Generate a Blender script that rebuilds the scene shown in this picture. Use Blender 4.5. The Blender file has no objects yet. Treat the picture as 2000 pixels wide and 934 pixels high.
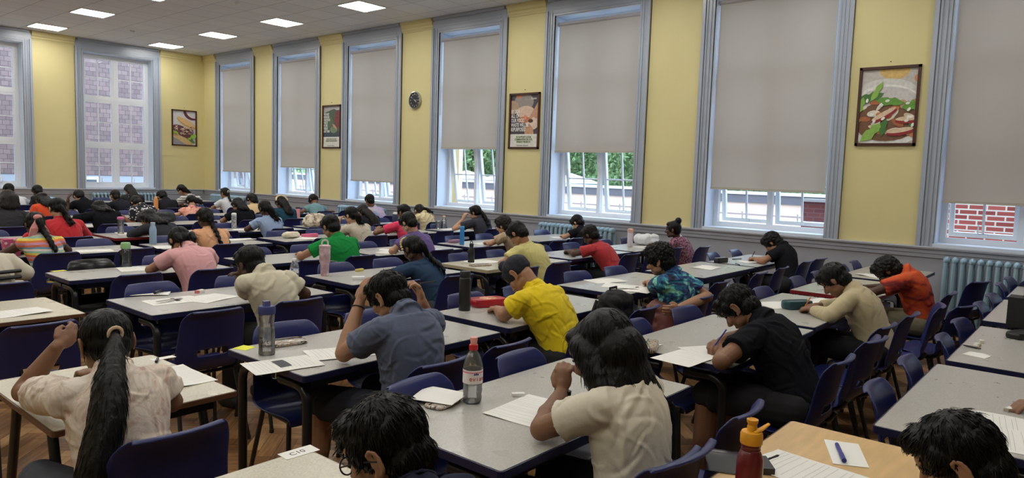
import bpy, math, random
import numpy as np
from mathutils import Vector, Matrix, noise
random.seed(7); rng = np.random.default_rng(7)
SC = bpy.context.scene
COL = SC.collection
# ------------------------------------------------------------------ camera
H = 1.56
FOC, YAW, PIT, ROL = 1388.9, 0.87265, 0.090305, 0.0330266
def cam_basis():
    f = np.array([math.sin(YAW)*math.cos(PIT), math.cos(YAW)*math.cos(PIT), -math.sin(PIT)])
    r = np.array([math.cos(YAW), -math.sin(YAW), 0.0]); u = np.cross(r, f)
    c, s = math.cos(ROL), math.sin(ROL)
    return c*r+s*u, -s*r+c*u, f
CR, CU, CF = cam_basis()
cd = bpy.data.cameras.new('camera'); cam = bpy.data.objects.new('camera', cd); COL.objects.link(cam)
cd.sensor_width = 36; cd.lens = FOC/2000*36; cd.clip_start = .05; cd.clip_end = 200
cam.matrix_world = Matrix(((CR[0], CU[0], -CF[0], 0), (CR[1], CU[1], -CF[1], 0), (CR[2], CU[2], -CF[2], H), (0, 0, 0, 1)))
SC.camera = cam
def ray(x, y): return CF+(x-1000)/FOC*CR-(y-467)/FOC*CU
def atY(x, y, Y): d = ray(x, y); t = Y/d[1]; return np.array([t*d[0], Y, H+t*d[2]])
def atZ(x, y, z=.71): d = ray(x, y); t = (z-H)/d[2]; return np.array([t*d[0], t*d[1], z])
# ------------------------------------------------------------------ world and exposure
SC.view_settings.view_transform = 'Standard'; SC.view_settings.look = 'None'
SC.view_settings.exposure = 0.0; SC.view_settings.gamma = 1.0; SC.view_settings.use_curve_mapping = False
wd = bpy.data.worlds.new('sky'); SC.world = wd; wd.use_nodes = True
wd.node_tree.nodes['Background'].inputs[0].default_value = (.60, .79, 1.0, 1)
wd.node_tree.nodes['Background'].inputs[1].default_value = 5.2
PANEL_E = 20
# ------------------------------------------------------------------ materials
def s2l(c): return tuple(((v/255)/12.92 if v/255 <= .04045 else ((v/255+.055)/1.055)**2.4) for v in c)
MATS = {}
def mat(name, rgb=(128, 128, 128), rough=.6, metal=0, bump=0, bscale=30, spec=.5, sheen=0, var=0, vscale=8, emit=None, trans=0, stretch=None, lin=None):
    if name in MATS: return MATS[name]
    m = bpy.data.materials.new(name); m.use_nodes = True; MATS[name] = m
    nt = m.node_tree; b = nt.nodes['Principled BSDF']
    c = lin if lin else s2l(rgb)
    b.inputs['Base Color'].default_value = (*c, 1); b.inputs['Roughness'].default_value = rough; b.inputs['Metallic'].default_value = metal
    b.inputs['Specular IOR Level'].default_value = spec
    if sheen: b.inputs['Sheen Weight'].default_value = sheen
    if trans: b.inputs['Transmission Weight'].default_value = trans
    if emit: b.inputs['Emission Color'].default_value = (*emit[0], 1); b.inputs['Emission Strength'].default_value = emit[1]
    if bump or var:
        tc = nt.nodes.new('ShaderNodeTexCoord'); mp = nt.nodes.new('ShaderNodeMapping'); nt.links.new(tc.outputs['Object'], mp.inputs[0])
        if stretch: mp.inputs['Scale'].default_value = stretch
        if bump:
            n = nt.nodes.new('ShaderNodeTexNoise'); n.inputs['Scale'].default_value = bscale; n.inputs['Detail'].default_value = 4
            bp = nt.nodes.new('ShaderNodeBump'); bp.inputs['Strength'].default_value = bump; bp.inputs['Distance'].default_value = .01
            nt.links.new(mp.outputs[0], n.inputs['Vector']); nt.links.new(n.outputs[0], bp.inputs['Height']); nt.links.new(bp.outputs[0], b.inputs['Normal'])
        if var:
            n = nt.nodes.new('ShaderNodeTexNoise'); n.inputs['Scale'].default_value = vscale; n.inputs['Detail'].default_value = 5
            nt.links.new(mp.outputs[0], n.inputs['Vector'])
            r = nt.nodes.new('ShaderNodeMapRange'); r.inputs[1].default_value = .3; r.inputs[2].default_value = .7; r.inputs[3].default_value = 1-var; r.inputs[4].default_value = 1+var
            nt.links.new(n.outputs[0], r.inputs[0])
            mx = nt.nodes.new('ShaderNodeVectorMath'); mx.operation = 'SCALE'; mx.inputs[0].default_value = c
            nt.links.new(r.outputs[0], mx.inputs['Scale']); nt.links.new(mx.outputs[0], b.inputs['Base Color'])
    return m
def ramp_mat(name, cols, kind='noise', scale=6, rough=.85, stretch=(1, 1, 1), bump=.25, const=False, dist=0, rot=(0, 0, 0)):
    """fabric with a printed pattern: colours = [(pos, rgb)...]"""
    if name in MATS: return MATS[name]
    m = mat(name, rough=rough, bump=bump, bscale=14); nt = m.node_tree; b = nt.nodes['Principled BSDF']
    tc = nt.nodes.new('ShaderNodeTexCoord'); mp = nt.nodes.new('ShaderNodeMapping'); mp.inputs['Scale'].default_value = stretch; mp.inputs['Rotation'].default_value = rot
    nt.links.new(tc.outputs['Object'], mp.inputs[0])
    if kind == 'wave':
        t = nt.nodes.new('ShaderNodeTexWave'); t.bands_direction = 'Z'; t.wave_profile = 'SAW'; t.inputs['Distortion'].default_value = dist
    elif kind == 'voronoi': t = nt.nodes.new('ShaderNodeTexVoronoi')
    else: t = nt.nodes.new('ShaderNodeTexNoise'); t.inputs['Detail'].default_value = 3; t.inputs['Distortion'].default_value = dist
    t.inputs['Scale'].default_value = scale; nt.links.new(mp.outputs[0], t.inputs['Vector'])
    r = nt.nodes.new('ShaderNodeValToRGB'); cr = r.color_ramp
    if const: cr.interpolation = 'CONSTANT'
    while len(cr.elements) < len(cols): cr.elements.new(.5)
    for e, (p, c) in zip(cr.elements, cols): e.position = p; e.color = (*s2l(c), 1)
    nt.links.new(t.outputs[0], r.inputs[0]); nt.links.new(r.outputs[0], b.inputs['Base Color'])
    return m
def clear_mat(name, tint=(1, 1, 1), alpha=.25, rough=.05, milk=0):
    if name in MATS: return MATS[name]
    m = bpy.data.materials.new(name); m.use_nodes = True; MATS[name] = m; nt = m.node_tree
    nt.nodes.remove(nt.nodes['Principled BSDF'])
    out = nt.nodes['Material Output']
    tr = nt.nodes.new('ShaderNodeBsdfTransparent'); tr.inputs[0].default_value = (*tint, 1)
    gl = nt.nodes.new('ShaderNodeBsdfGlossy'); gl.inputs['Roughness'].default_value = rough
    fr = nt.nodes.new('ShaderNodeLayerWeight'); fr.inputs[0].default_value = alpha
    mx = nt.nodes.new('ShaderNodeMixShader')
    if milk:
        df = nt.nodes.new('ShaderNodeBsdfDiffuse'); df.inputs[0].default_value = (.8, .82, .84, 1); m2 = nt.nodes.new('ShaderNodeMixShader'); m2.inputs[0].default_value = milk
        nt.links.new(tr.outputs[0], m2.inputs[1]); nt.links.new(df.outputs[0], m2.inputs[2]); tr = m2
    nt.links.new(fr.outputs['Fresnel'], mx.inputs[0]); nt.links.new(tr.outputs[0], mx.inputs[1]); nt.links.new(gl.outputs[0], mx.inputs[2]); nt.links.new(mx.outputs[0], out.inputs[0])
    return m
M_yellow = mat('yellow_wall_paint', (222, 210, 154), .55, bump=.05, bscale=60, var=.03, vscale=1.2)
M_bluegrey = mat('blue_grey_gloss_paint', (168, 176, 190), .28, bump=.03, bscale=25)
M_lower = mat('grey_dado_paint', (160, 162, 170), .5, bump=.05, bscale=40, var=.03, vscale=2)
M_upvc = mat('white_window_frame', (232, 236, 242), .3)
M_navy = mat('navy_plastic', (33, 40, 94), .36, bump=.04, bscale=300, spec=.5)
M_blackplastic = mat('black_plastic', (20, 20, 21), .22)
M_legblack = mat('black_painted_steel', (26, 26, 29), .32, spec=.6)
M_edgenavy = mat('navy_table_edge', (27, 30, 66), .4)
M_edgered = mat('dark_red_table_edge', (128, 28, 34), .4)
M_edgetan = mat('tan_table_edge', (178, 168, 140), .4)
M_edgewood = mat('brown_wood_edge', (100, 66, 42), .5)
M_white = mat('white_plastic', (235, 235, 235), .4)
M_paper = mat('white_paper', (236, 235, 228), .8)
M_black = mat('black_ink', (18, 18, 20), .5)
M_chrome = mat('brushed_metal', (190, 190, 190), .25, metal=1)
M_skin = {k: mat('skin_'+k, rough=.5, lin=c, var=.06, vscale=12, spec=.35) for k, c in dict(tan=(.36, .185, .105), light=(.50, .29, .185), brown=(.235, .115, .065), dark=(.085, .042, .026)).items()}
M_hair = mat('black_hair', rough=.42, lin=(.0045, .004, .004), spec=.22, bump=.5, bscale=90, stretch=(1, 1, .25))
M_hairb = mat('dark_brown_hair', rough=.45, lin=(.012, .009, .0075), spec=.25, bump=.5, bscale=90, stretch=(1, 1, .25))
M_glass = clear_mat('window_glass', (.97, .98, 1), .12, .02)
M_clear = clear_mat('clear_plastic', (.96, .97, .98), .5, .08, .10)
# laminate
def laminate(name, rgb, speck=True):
    m = mat(name, rgb, .26, spec=.5)
    nt = m.node_tree; b = nt.nodes['Principled BSDF']
    tc = nt.nodes.new('ShaderNodeTexCoord'); n = nt.nodes.new('ShaderNodeTexNoise'); n.inputs['Scale'].default_value = 160; n.inputs['Detail'].default_value = 2
    r = nt.nodes.new('ShaderNodeMapRange'); r.inputs[1].default_value = .35; r.inputs[2].default_value = .65; r.inputs[3].default_value = .88; r.inputs[4].default_value = 1.08
    mx = nt.nodes.new('ShaderNodeVectorMath'); mx.operation = 'SCALE'; mx.inputs[0].default_value = s2l(rgb)
    nt.links.new(tc.outputs['Object'], n.inputs['Vector']); nt.links.new(n.outputs[0], r.inputs[0]); nt.links.new(r.outputs[0], mx.inputs['Scale']); nt.links.new(mx.outputs[0], b.inputs['Base Color'])
    n2 = nt.nodes.new('ShaderNodeTexNoise'); n2.inputs['Scale'].default_value = 5; n2.inputs['Detail'].default_value = 6
    r2 = nt.nodes.new('ShaderNodeMapRange'); r2.inputs[3].default_value = .25; r2.inputs[4].default_value = .31
    nt.links.new(tc.outputs['Object'], n2.inputs['Vector']); nt.links.new(n2.outputs[0], r2.inputs[0]); nt.links.new(r2.outputs[0], b.inputs['Roughness'])
    return m
M_top = laminate('speckled_grey_laminate', (180, 177, 170))
M_topc = laminate('cream_laminate', (198, 191, 170))
M_beech = mat('beech_laminate', (212, 176, 122), .35, var=.10, vscale=6, stretch=(1, 7, 1))
# ------------------------------------------------------------------ mesh building
def _sphere(nu=14, nv=10):
    v = [(0, 0, -1)]
    for j in range(1, nv):
        a = -math.pi/2+math.pi*j/nv
        for i in range(nu): t = 2*math.pi*i/nu; v.append((math.cos(a)*math.cos(t), math.cos(a)*math.sin(t), math.sin(a)))
    v.append((0, 0, 1)); f = []
    for i in range(nu): f.append((0, 1+(i+1) % nu, 1+i))
    for j in range(nv-2):
        for i in range(nu):
            a = 1+j*nu+i; b = 1+j*nu+(i+1) % nu; f.append((a, b, b+nu, a+nu))
    l = len(v)-1; o = 1+(nv-2)*nu
    for i in range(nu): f.append((o+i, o+(i+1) % nu, l))
    return np.array(v, float), f
SPH = _sphere(); SPHL = _sphere(8, 6)
def nrm(v): v = np.asarray(v, float); l = np.linalg.norm(v); return v/l if l > 1e-9 else v
def frame(d, up=(0, 0, 1)):
    d = nrm(d); u = np.asarray(up, float)
    if abs(d@nrm(u)) > .97: u = np.array([0, 1.0, 0]) if abs(d[1]) < .9 else np.array([1.0, 0, 0])
    s = nrm(np.cross(u, d)); return s, np.cross(d, s), d
class MB:
    def __init__(s): s.v = []; s.f = []; s.m = []; s.n = 0
    def add(s, v, f, m=0):
        v = np.asarray(v, float).reshape(-1, 3); s.v.append(v); k = s.n
        s.f += [tuple(i+k for i in q) for q in f]; s.m += [m]*len(f); s.n += len(v); return s
    def box(s, c, d, m=0, R=None):
        x, y, z = [q/2 for q in d]
        v = np.array([(-x, -y, -z), (x, -y, -z), (x, y, -z), (-x, y, -z), (-x, -y, z), (x, -y, z), (x, y, z), (-x, y, z)])
        if R is not None: v = v@np.asarray(R).T
        return s.add(v+np.asarray(c), [(0, 3, 2, 1), (4, 5, 6, 7), (0, 1, 5, 4), (1, 2, 6, 5), (2, 3, 7, 6), (3, 0, 4, 7)], m)
    def b2(s, lo, hi, m=0): lo = np.array(lo, float); hi = np.array(hi, float); return s.box((lo+hi)/2, hi-lo, m)
    def ell(s, c, r, ax=None, m=0, low=False):
        v, f = SPHL if low else SPH
        v = v*np.asarray(r, float)
        if ax is not None: v = v@np.asarray(ax)   # rows = axes
        return s.add(v+np.asarray(c), f, m)
    def cap(s, a, b, ra, rb, low=False, m=0):
        a = np.asarray(a, float); b = np.asarray(b, float); v, f = SPHL if low else SPH
        A = np.array(frame(b-a)); w = v.copy(); t = v[:, 2] > 0
        out = np.where(t[:, None], v*rb, v*ra)@A+np.where(t[:, None], b, a)
        return s.add(out, f, m)
    def cyl(s, a, b, ra, rb=None, n=16, m=0, caps=True, asp=1):
        rb = ra if rb is None else rb; a = np.asarray(a, float); b = np.asarray(b, float); X, Y, _ = frame(b-a)
        t = np.arange(n)*2*math.pi/n; ring = np.outer(np.cos(t), X)+np.outer(np.sin(t)*asp, Y)
        v = np.vstack([a+ring*ra, b+ring*rb]); f = [(i, (i+1) % n, n+(i+1) % n, n+i) for i in range(n)]
        if caps: f += [tuple(range(n))[::-1], tuple(range(n, 2*n))]
        return s.add(v, f, m)
    def tube(s, pts, r, n=10, m=0, asp=1, up=(0, 0, 1)):
        pts = [np.asarray(p, float) for p in pts]; rs = r if hasattr(r, '__len__') else [r]*len(pts); V = []; prev = None
        for i, p in enumerate(pts):
            d = pts[min(i+1, len(pts)-1)]-pts[max(i-1, 0)]
            if prev is None: X, Y, D = frame(d, up)
            else:
                D = nrm(d); X = nrm(prev-D*(prev@D)); Y = np.cross(D, X)
            prev = X; t = np.arange(n)*2*math.pi/n
            V.append(p+np.outer(np.cos(t), X)*rs[i]+np.outer(np.sin(t), Y)*rs[i]*asp)
        f = []
        for j in range(len(pts)-1):
            for i in range(n): f.append((j*n+i, j*n+(i+1) % n, (j+1)*n+(i+1) % n, (j+1)*n+i))
        f += [tuple(range(n))[::-1], tuple(range((len(pts)-1)*n, len(pts)*n))]
        return s.add(np.vstack(V), f, m)
    def lathe(s, prof, c=(0, 0, 0), n=20, m=0, sx=1, sy=1, ax=None):
        V = []; t = np.arange(n)*2*math.pi/n
        for r, z in prof: V.append(np.stack([np.cos(t)*r*sx, np.sin(t)*r*sy, np.full(n, z)], 1))
        f = []
        for j in range(len(prof)-1):
            for i in range(n): f.append((j*n+i, j*n+(i+1) % n, (j+1)*n+(i+1) % n, (j+1)*n+i))
        f += [tuple(range(n))[::-1], tuple(range((len(prof)-1)*n, len(prof)*n))]
        V = np.vstack(V)
        if ax is not None: V = V@np.asarray(ax)
        return s.add(V+np.asarray(c), f, m)
    def poly(s, pts3, m=0): return s.add(pts3, [tuple(range(len(pts3)))], m)
    def slab(s, pts, z0, z1, m=0):
        n = len(pts); v = [(x, y, z0) for x, y in pts]+[(x, y, z1) for x, y in pts]
        return s.add(v, [tuple(range(n))[::-1], tuple(range(n, 2*n))]+[(i, (i+1) % n, n+(i+1) % n, n+i) for i in range(n)], m)
    def data(s, name, mats, smooth=35):
        me = bpy.data.meshes.new(name); V = np.vstack(s.v)
        me.from_pydata(V.tolist(), [], s.f)
        for q in (mats if isinstance(mats, (list, tuple)) else [mats]): me.materials.append(q)
        if any(s.m): me.polygons.foreach_set('material_index', s.m)
        if smooth:
            me.shade_smooth(); me.set_sharp_from_angle(angle=math.radians(smooth))
        me.validate(); me.update(); return me
    def build(s, name, mats, parent=None, smooth=35, loc=None):
        return link(name, s.data(name, mats, smooth), parent, loc)
def link(name, me, parent=None, loc=None):
    o = bpy.data.objects.new(name, me); COL.objects.link(o)
    if loc is not None: o.location = loc
    if parent is not None: o.parent = parent
    return o
def tag(o, label=None, cat=None, group=None, kind=None):
    if label: o['label'] = label
    if cat: o['category'] = cat
    if group: o['group'] = group
    if kind: o['kind'] = kind
    return o
def thing(name, label, cat, loc=(0, 0, 0), rz=0, group=None):
    o = bpy.data.objects.new(name, None); COL.objects.link(o); o.location = tuple(float(q) for q in loc); o.rotation_euler = (0, 0, rz); o.empty_display_size = .1
    return tag(o, label, cat, group)
def struct(name, mb, mats, parent=None, smooth=0):
    o = mb.build(name, mats, parent, smooth)
    if parent is None: o['kind'] = 'structure'
    return o
def rmat(rz): c, s = math.cos(rz), math.sin(rz); return np.array([[c, -s, 0], [s, c, 0], [0, 0, 1]])
def text(body, size, origin, right, up, m, parent, name='lettering', align='LEFT', ext=.0006, spacing=1.0, line=1.0, squeeze=1.0, shear=0, offset=0):
    cu = bpy.data.curves.new(name, 'FONT'); cu.body = body; cu.size = size; cu.extrude = ext; cu.align_x = align; cu.space_character = spacing; cu.space_line = line; cu.shear = shear
    cu.materials.append(m); o = bpy.data.objects.new(name, cu); COL.objects.link(o)
    r = Vector(right); u = Vector(up); n = r.cross(u)
    Mx = Matrix(((r.x, u.x, n.x, origin[0]), (r.y, u.y, n.y, origin[1]), (r.z, u.z, n.z, origin[2]), (0, 0, 0, 1)))
    if offset: cu.offset = offset
    bpy.context.view_layer.update(); me = bpy.data.meshes.new_from_object(o.evaluated_get(bpy.context.evaluated_depsgraph_get())); bpy.data.objects.remove(o)
    me.transform(Mx@Matrix.Diagonal((squeeze, 1, 1, 1)))
    return me if parent is None else link(name, me, parent)
# ------------------------------------------------------------------ room shell
WX, WY, ZC, ZR = 8.9025, 17.8158, 4.268, .927
X0, Y0 = -5.0, -5.2
WINS = [(1.622, -.21, 1.42), (4.303, 2.435, 1.47), (6.905, 5.08, 1.94), (9.436, 7.689, 1.99), (12.04, 10.26, 1.34), (14.60, 12.81, 1.565), (17.18, 15.40, 1.415)]
WINS += [(-.95, -2.75, 1.5)]
FWINS = [(5.956, 7.806), (3.29, 5.137), (.62, 2.47), (-2.05, -.2)]
AW = .165  # architrave width
RD = .36   # reveal depth
def floor():
    n = 4; W = .085; mb = MB(); a = math.radians(45); ca, sa = math.cos(a), math.sin(a)
    V = []; F = []; C = []; k = 0
    R = int(20/W)
    for i in range(-R, R):
        for j in range(-R, R):
            q = (i-j) % (2*n)
            if q == 0: x, y, w, h = i, j, n, 1
            elif q == 2*n-1: x, y, w, h = i, j, 1, n
            else: continue
            g = .0009; x0, y0, x1, y1 = x*W+g, y*W+g, (x+w)*W-g, (y+h)*W-g
            cx, cy = (x0+x1)/2, (y0+y1)/2; wx = ca*cx-sa*cy+3; wy = sa*cx+ca*cy+6
            if wx < -1.2 or wx > WX or wy < -1.5 or wy > WY or (wx < .2*wy-2): continue
            for px, py in ((x0, y0), (x1, y0), (x1, y1), (x0, y1)): V.append((ca*px-sa*py+3, sa*px+ca*py+6, 0))
            F.append((k, k+1, k+2, k+3)); k += 4; C.append((random.random(), 1.0 if w > h else 0.0))
    nb = len(F)
    for (x0, y0, x1, y1) in [(X0, Y0, WX, WY)]:
        V += [(x0, y0, -.003), (x1, y0, -.003), (x1, y1, -.003), (x0, y1, -.003)]; F.append((k, k+1, k+2, k+3)); k += 4; C.append((.35, 0))
    V += [(X0, Y0, -.1), (WX, Y0, -.1), (WX, WY, -.1), (X0, WY, -.1)]; F.append((k+3, k+2, k+1, k)); C.append((.3, 0))
    me = bpy.data.meshes.new('floor'); me.from_pydata(V, [], F)
    at = me.attributes.new('tone', 'FLOAT_VECTOR', 'FACE')
    at.data.foreach_set('vector', np.array([(a, b, 0) for a, b in C], 'f').ravel())
    m = mat('worn_parquet', rough=.38, spec=.45); nt = m.node_tree; b = nt.nodes['Principled BSDF']
    A = nt.nodes.new('ShaderNodeAttribute'); A.attribute_name = 'tone'; S = nt.nodes.new('ShaderNodeSeparateXYZ'); nt.links.new(A.outputs['Vector'], S.inputs[0])
    tc = nt.nodes.new('ShaderNodeTexCoord'); mp = nt.nodes.new('ShaderNodeMapping'); mp.inputs['Rotation'].default_value = (0, 0, -a); nt.links.new(tc.outputs['Object'], mp.inputs[0])
    m1 = nt.nodes.new('ShaderNodeMapping'); m1.inputs['Scale'].default_value = (4, 40, 1); m2 = nt.nodes.new('ShaderNodeMapping'); m2.inputs['Scale'].default_value = (40, 4, 1)
    nt.links.new(mp.outputs[0], m1.inputs[0]); nt.links.new(mp.outputs[0], m2.inputs[0])
    mv = nt.nodes.new('ShaderNodeMix'); mv.data_type = 'VECTOR'; nt.links.new(S.outputs[1], mv.inputs[0]); nt.links.new(m2.outputs[0], mv.inputs[4]); nt.links.new(m1.outputs[0], mv.inputs[5])
    n1 = nt.nodes.new('ShaderNodeTexNoise'); n1.inputs['Scale'].default_value = 1.0; n1.inputs['Detail'].default_value = 6; nt.links.new(mv.outputs[1], n1.inputs['Vector'])
    n2 = nt.nodes.new('ShaderNodeTexNoise'); n2.inputs['Scale'].default_value = 2.2; n2.inputs['Detail'].default_value = 5; nt.links.new(tc.outputs['Object'], n2.inputs['Vector'])
    def mth(op, *ins):
        q = nt.nodes.new('ShaderNodeMath'); q.operation = op
        for i, v in enumerate(ins):
            if isinstance(v, (int, float)): q.inputs[i].default_value = v
            else: nt.links.new(v, q.inputs[i])
        return q.outputs[0]
    v = mth('ADD', mth('MULTIPLY', n1.outputs[0], .55), mth('ADD', mth('MULTIPLY', S.outputs[0], .35), mth('MULTIPLY', n2.outputs[0], .45)))
    r = nt.nodes.new('ShaderNodeValToRGB'); cr = r.color_ramp; cr.elements.new(.5)
    for e, (p, c) in zip(cr.elements, [(.38, (64, 42, 24)), (.64, (146, 104, 64)), (.95, (198, 156, 106))]): e.position = p; e.color = (*s2l(c), 1)
    nt.links.new(v, r.inputs[0]); nt.links.new(r.outputs[0], b.inputs['Base Color'])
    rr = nt.nodes.new('ShaderNodeMapRange'); rr.inputs[3].default_value = .22; rr.inputs[4].default_value = .6; nt.links.new(n2.outputs[0], rr.inputs[0]); nt.links.new(rr.outputs[0], b.inputs['Roughness'])
    bp = nt.nodes.new('ShaderNodeBump'); bp.inputs['Strength'].default_value = .25; bp.inputs['Distance'].default_value = .004; nt.links.new(n1.outputs[0], bp.inputs['Height']); nt.links.new(bp.outputs[0], b.inputs['Normal'])
    me.materials.append(m); me.materials.append(mat('floor_joint', (38, 26, 18), .7))
    me.polygons[nb].material_index = 1; me.polygons[nb+1].material_index = 1
    link('floor', me)['kind'] = 'structure'
floor()
def wall_openings(mb, ax, pos, thick, lo, hi, ops, z0, z1, zb, zt, m=0):
    """wall slab on plane ax=pos..pos+thick, from lo to hi, with openings [(a,b)] between zb and zt"""
    def bx(a, b, c, d):
        if b-a < 1e-6: return
        if ax == 0: mb.b2((pos, a, c), (pos+thick, b, d), m)
        else: mb.b2((a, pos, c), (b, pos+thick, d), m)
    cur = lo
    for a, b in sorted(ops):
        bx(cur, a, z0, z1); bx(a, b, z0, zb); bx(a, b, zt, z1); cur = b
    bx(cur, hi, z0, z1)
ops = [(b+AW, a-AW) for a, b, _ in WINS]; fops = [(a+AW, b-AW) for a, b in FWINS]
ZB, ZT = .95, 4.0
for nm, z0, z1, zb, zt, m in (('wall_right', ZR-.02, ZC+.2, ZB, ZT, M_yellow),):
    mb = MB(); wall_openings(mb, 0, WX, RD, Y0-.3, WY+RD, ops, z0, z1, zb, zt); struct(nm, mb, m)
mb = MB(); mb.b2((WX, Y0-.3, 0), (WX+RD, WY+RD, ZR-.02)); struct('wall_right_lower', mb, M_lower)
mb = MB(); wall_openings(mb, 1, WY, RD, X0-.3, WX, fops, ZR-.02, ZC+.2, ZB, ZT); struct('wall_far', mb, M_yellow)
mb = MB(); mb.b2((X0-.3, WY, 0), (WX, WY+RD, ZR-.02)); struct('wall_far_lower', mb, M_lower)
mb = MB(); mb.b2((X0-.3, Y0-.3, 0), (X0, WY, ZC+.2)); struct('wall_left', mb, M_yellow)
mb = MB(); mb.b2((X0, Y0-.3, 0), (WX, Y0, ZC+.2)); struct('wall_near', mb, M_yellow)
# ceiling with square tiles
mc = mat('ceiling_tiles', (220, 220, 224), .9); nt = mc.node_tree; b = nt.nodes['Principled BSDF']
tc = nt.nodes.new('ShaderNodeTexCoord'); mp = nt.nodes.new('ShaderNodeMapping'); mp.inputs['Location'].default_value = (-.1, -.5, 0); nt.links.new(tc.outputs['Object'], mp.inputs[0])
bk = nt.nodes.new('ShaderNodeTexBrick'); bk.offset = 0; bk.inputs['Scale'].default_value = 1; bk.inputs['Brick Width'].default_value = .6; bk.inputs['Row Height'].default_value = .6; bk.inputs['Mortar Size'].default_value = .006; bk.inputs['Mortar Smooth'].default_value = .2
bk.inputs['Color1'].default_value = (*s2l((228, 228, 230)), 1); bk.inputs['Color2'].default_value = (*s2l((220, 220, 224)), 1); bk.inputs['Mortar'].default_value = (*s2l((160, 160, 166)), 1)
nt.links.new(mp.outputs[0], bk.inputs['Vector']); nt.links.new(bk.outputs[0], b.inputs['Base Color'])
n = nt.nodes.new('ShaderNodeTexNoise'); n.inputs['Scale'].default_value = 120; bp = nt.nodes.new('ShaderNodeBump'); bp.inputs['Strength'].default_value = .3; bp.inputs['Distance'].default_value = .003
nt.links.new(tc.outputs['Object'], n.inputs['Vector']); nt.links.new(n.outputs[0], bp.inputs['Height']); nt.links.new(bp.outputs[0], b.inputs['Normal'])
mb = MB(); mb.b2((X0, Y0, ZC), (WX, WY, ZC+.15)); struct('ceiling', mb, mc)
# dado rail, cornices, baseboards
def run(ax, pos, sgn, lo, hi, prof, name, m):
    """extrude a (depth, z) profile along a wall; sgn = direction out of the wall"""
    mb = MB(); n = len(prof)
    P = lambda t: [((pos+sgn*d, t, z) if ax == 0 else (t, pos+sgn*d, z)) for d, z in prof]
    v = P(lo)+P(hi); mb.add(v, [(i, (i+1) % n, n+(i+1) % n, n+i) for i in range(n)]+[tuple(range(n))[::-1], tuple(range(n, 2*n))])
    return struct(name, mb, m)
DADO = [(0, ZR), (.055, ZR), (.06, ZR-.01), (.055, ZR-.028), (.03, ZR-.034), (.03, ZR-.075), (.018, ZR-.082), (.018, ZR-.12), (.005, ZR-.13), (0, ZR-.13)]
M_rail = mat('grey_rail_paint', (170, 173, 184), .35)
run(0, WX, -1, Y0, WY, DADO, 'trim_1', M_rail); run(1, WY, -1, X0, WX-.06, DADO, 'trim_2', M_rail)
BASE = [(0, 0), (.025, 0), (.025, .15), (.012, .18), (0, .18)]
run(0, WX, -1, Y0, WY, BASE, 'baseboard_right', M_rail); run(1, WY, -1, X0, WX-.03, BASE, 'baseboard_far', M_rail)
CORN = [(0, 4.08), (.012, 4.08), (.014, 4.10), (.03, 4.12), (.03, 4.15), (.05, 4.17), (.055, 4.21), (.08, 4.235), (.08, ZC-.002), (0, ZC-.002)]
k = 3
edges = sorted([(b, a) for a, b, _ in WINS]); cur = Y0
for a, b in edges+[(WY, WY)]:
    if a-cur > .05: run(0, WX, -1, cur, a, CORN, 'trim_%d' % k, M_yellow); k += 1
    cur = b
cur = X0
for a, b in sorted(FWINS)+[(WX-.08, WX-.08)]:
    if a-cur > .05: run(1, WY, -1, cur, a, CORN, 'trim_%d' % k, M_yellow); k += 1
    cur = b
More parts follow.
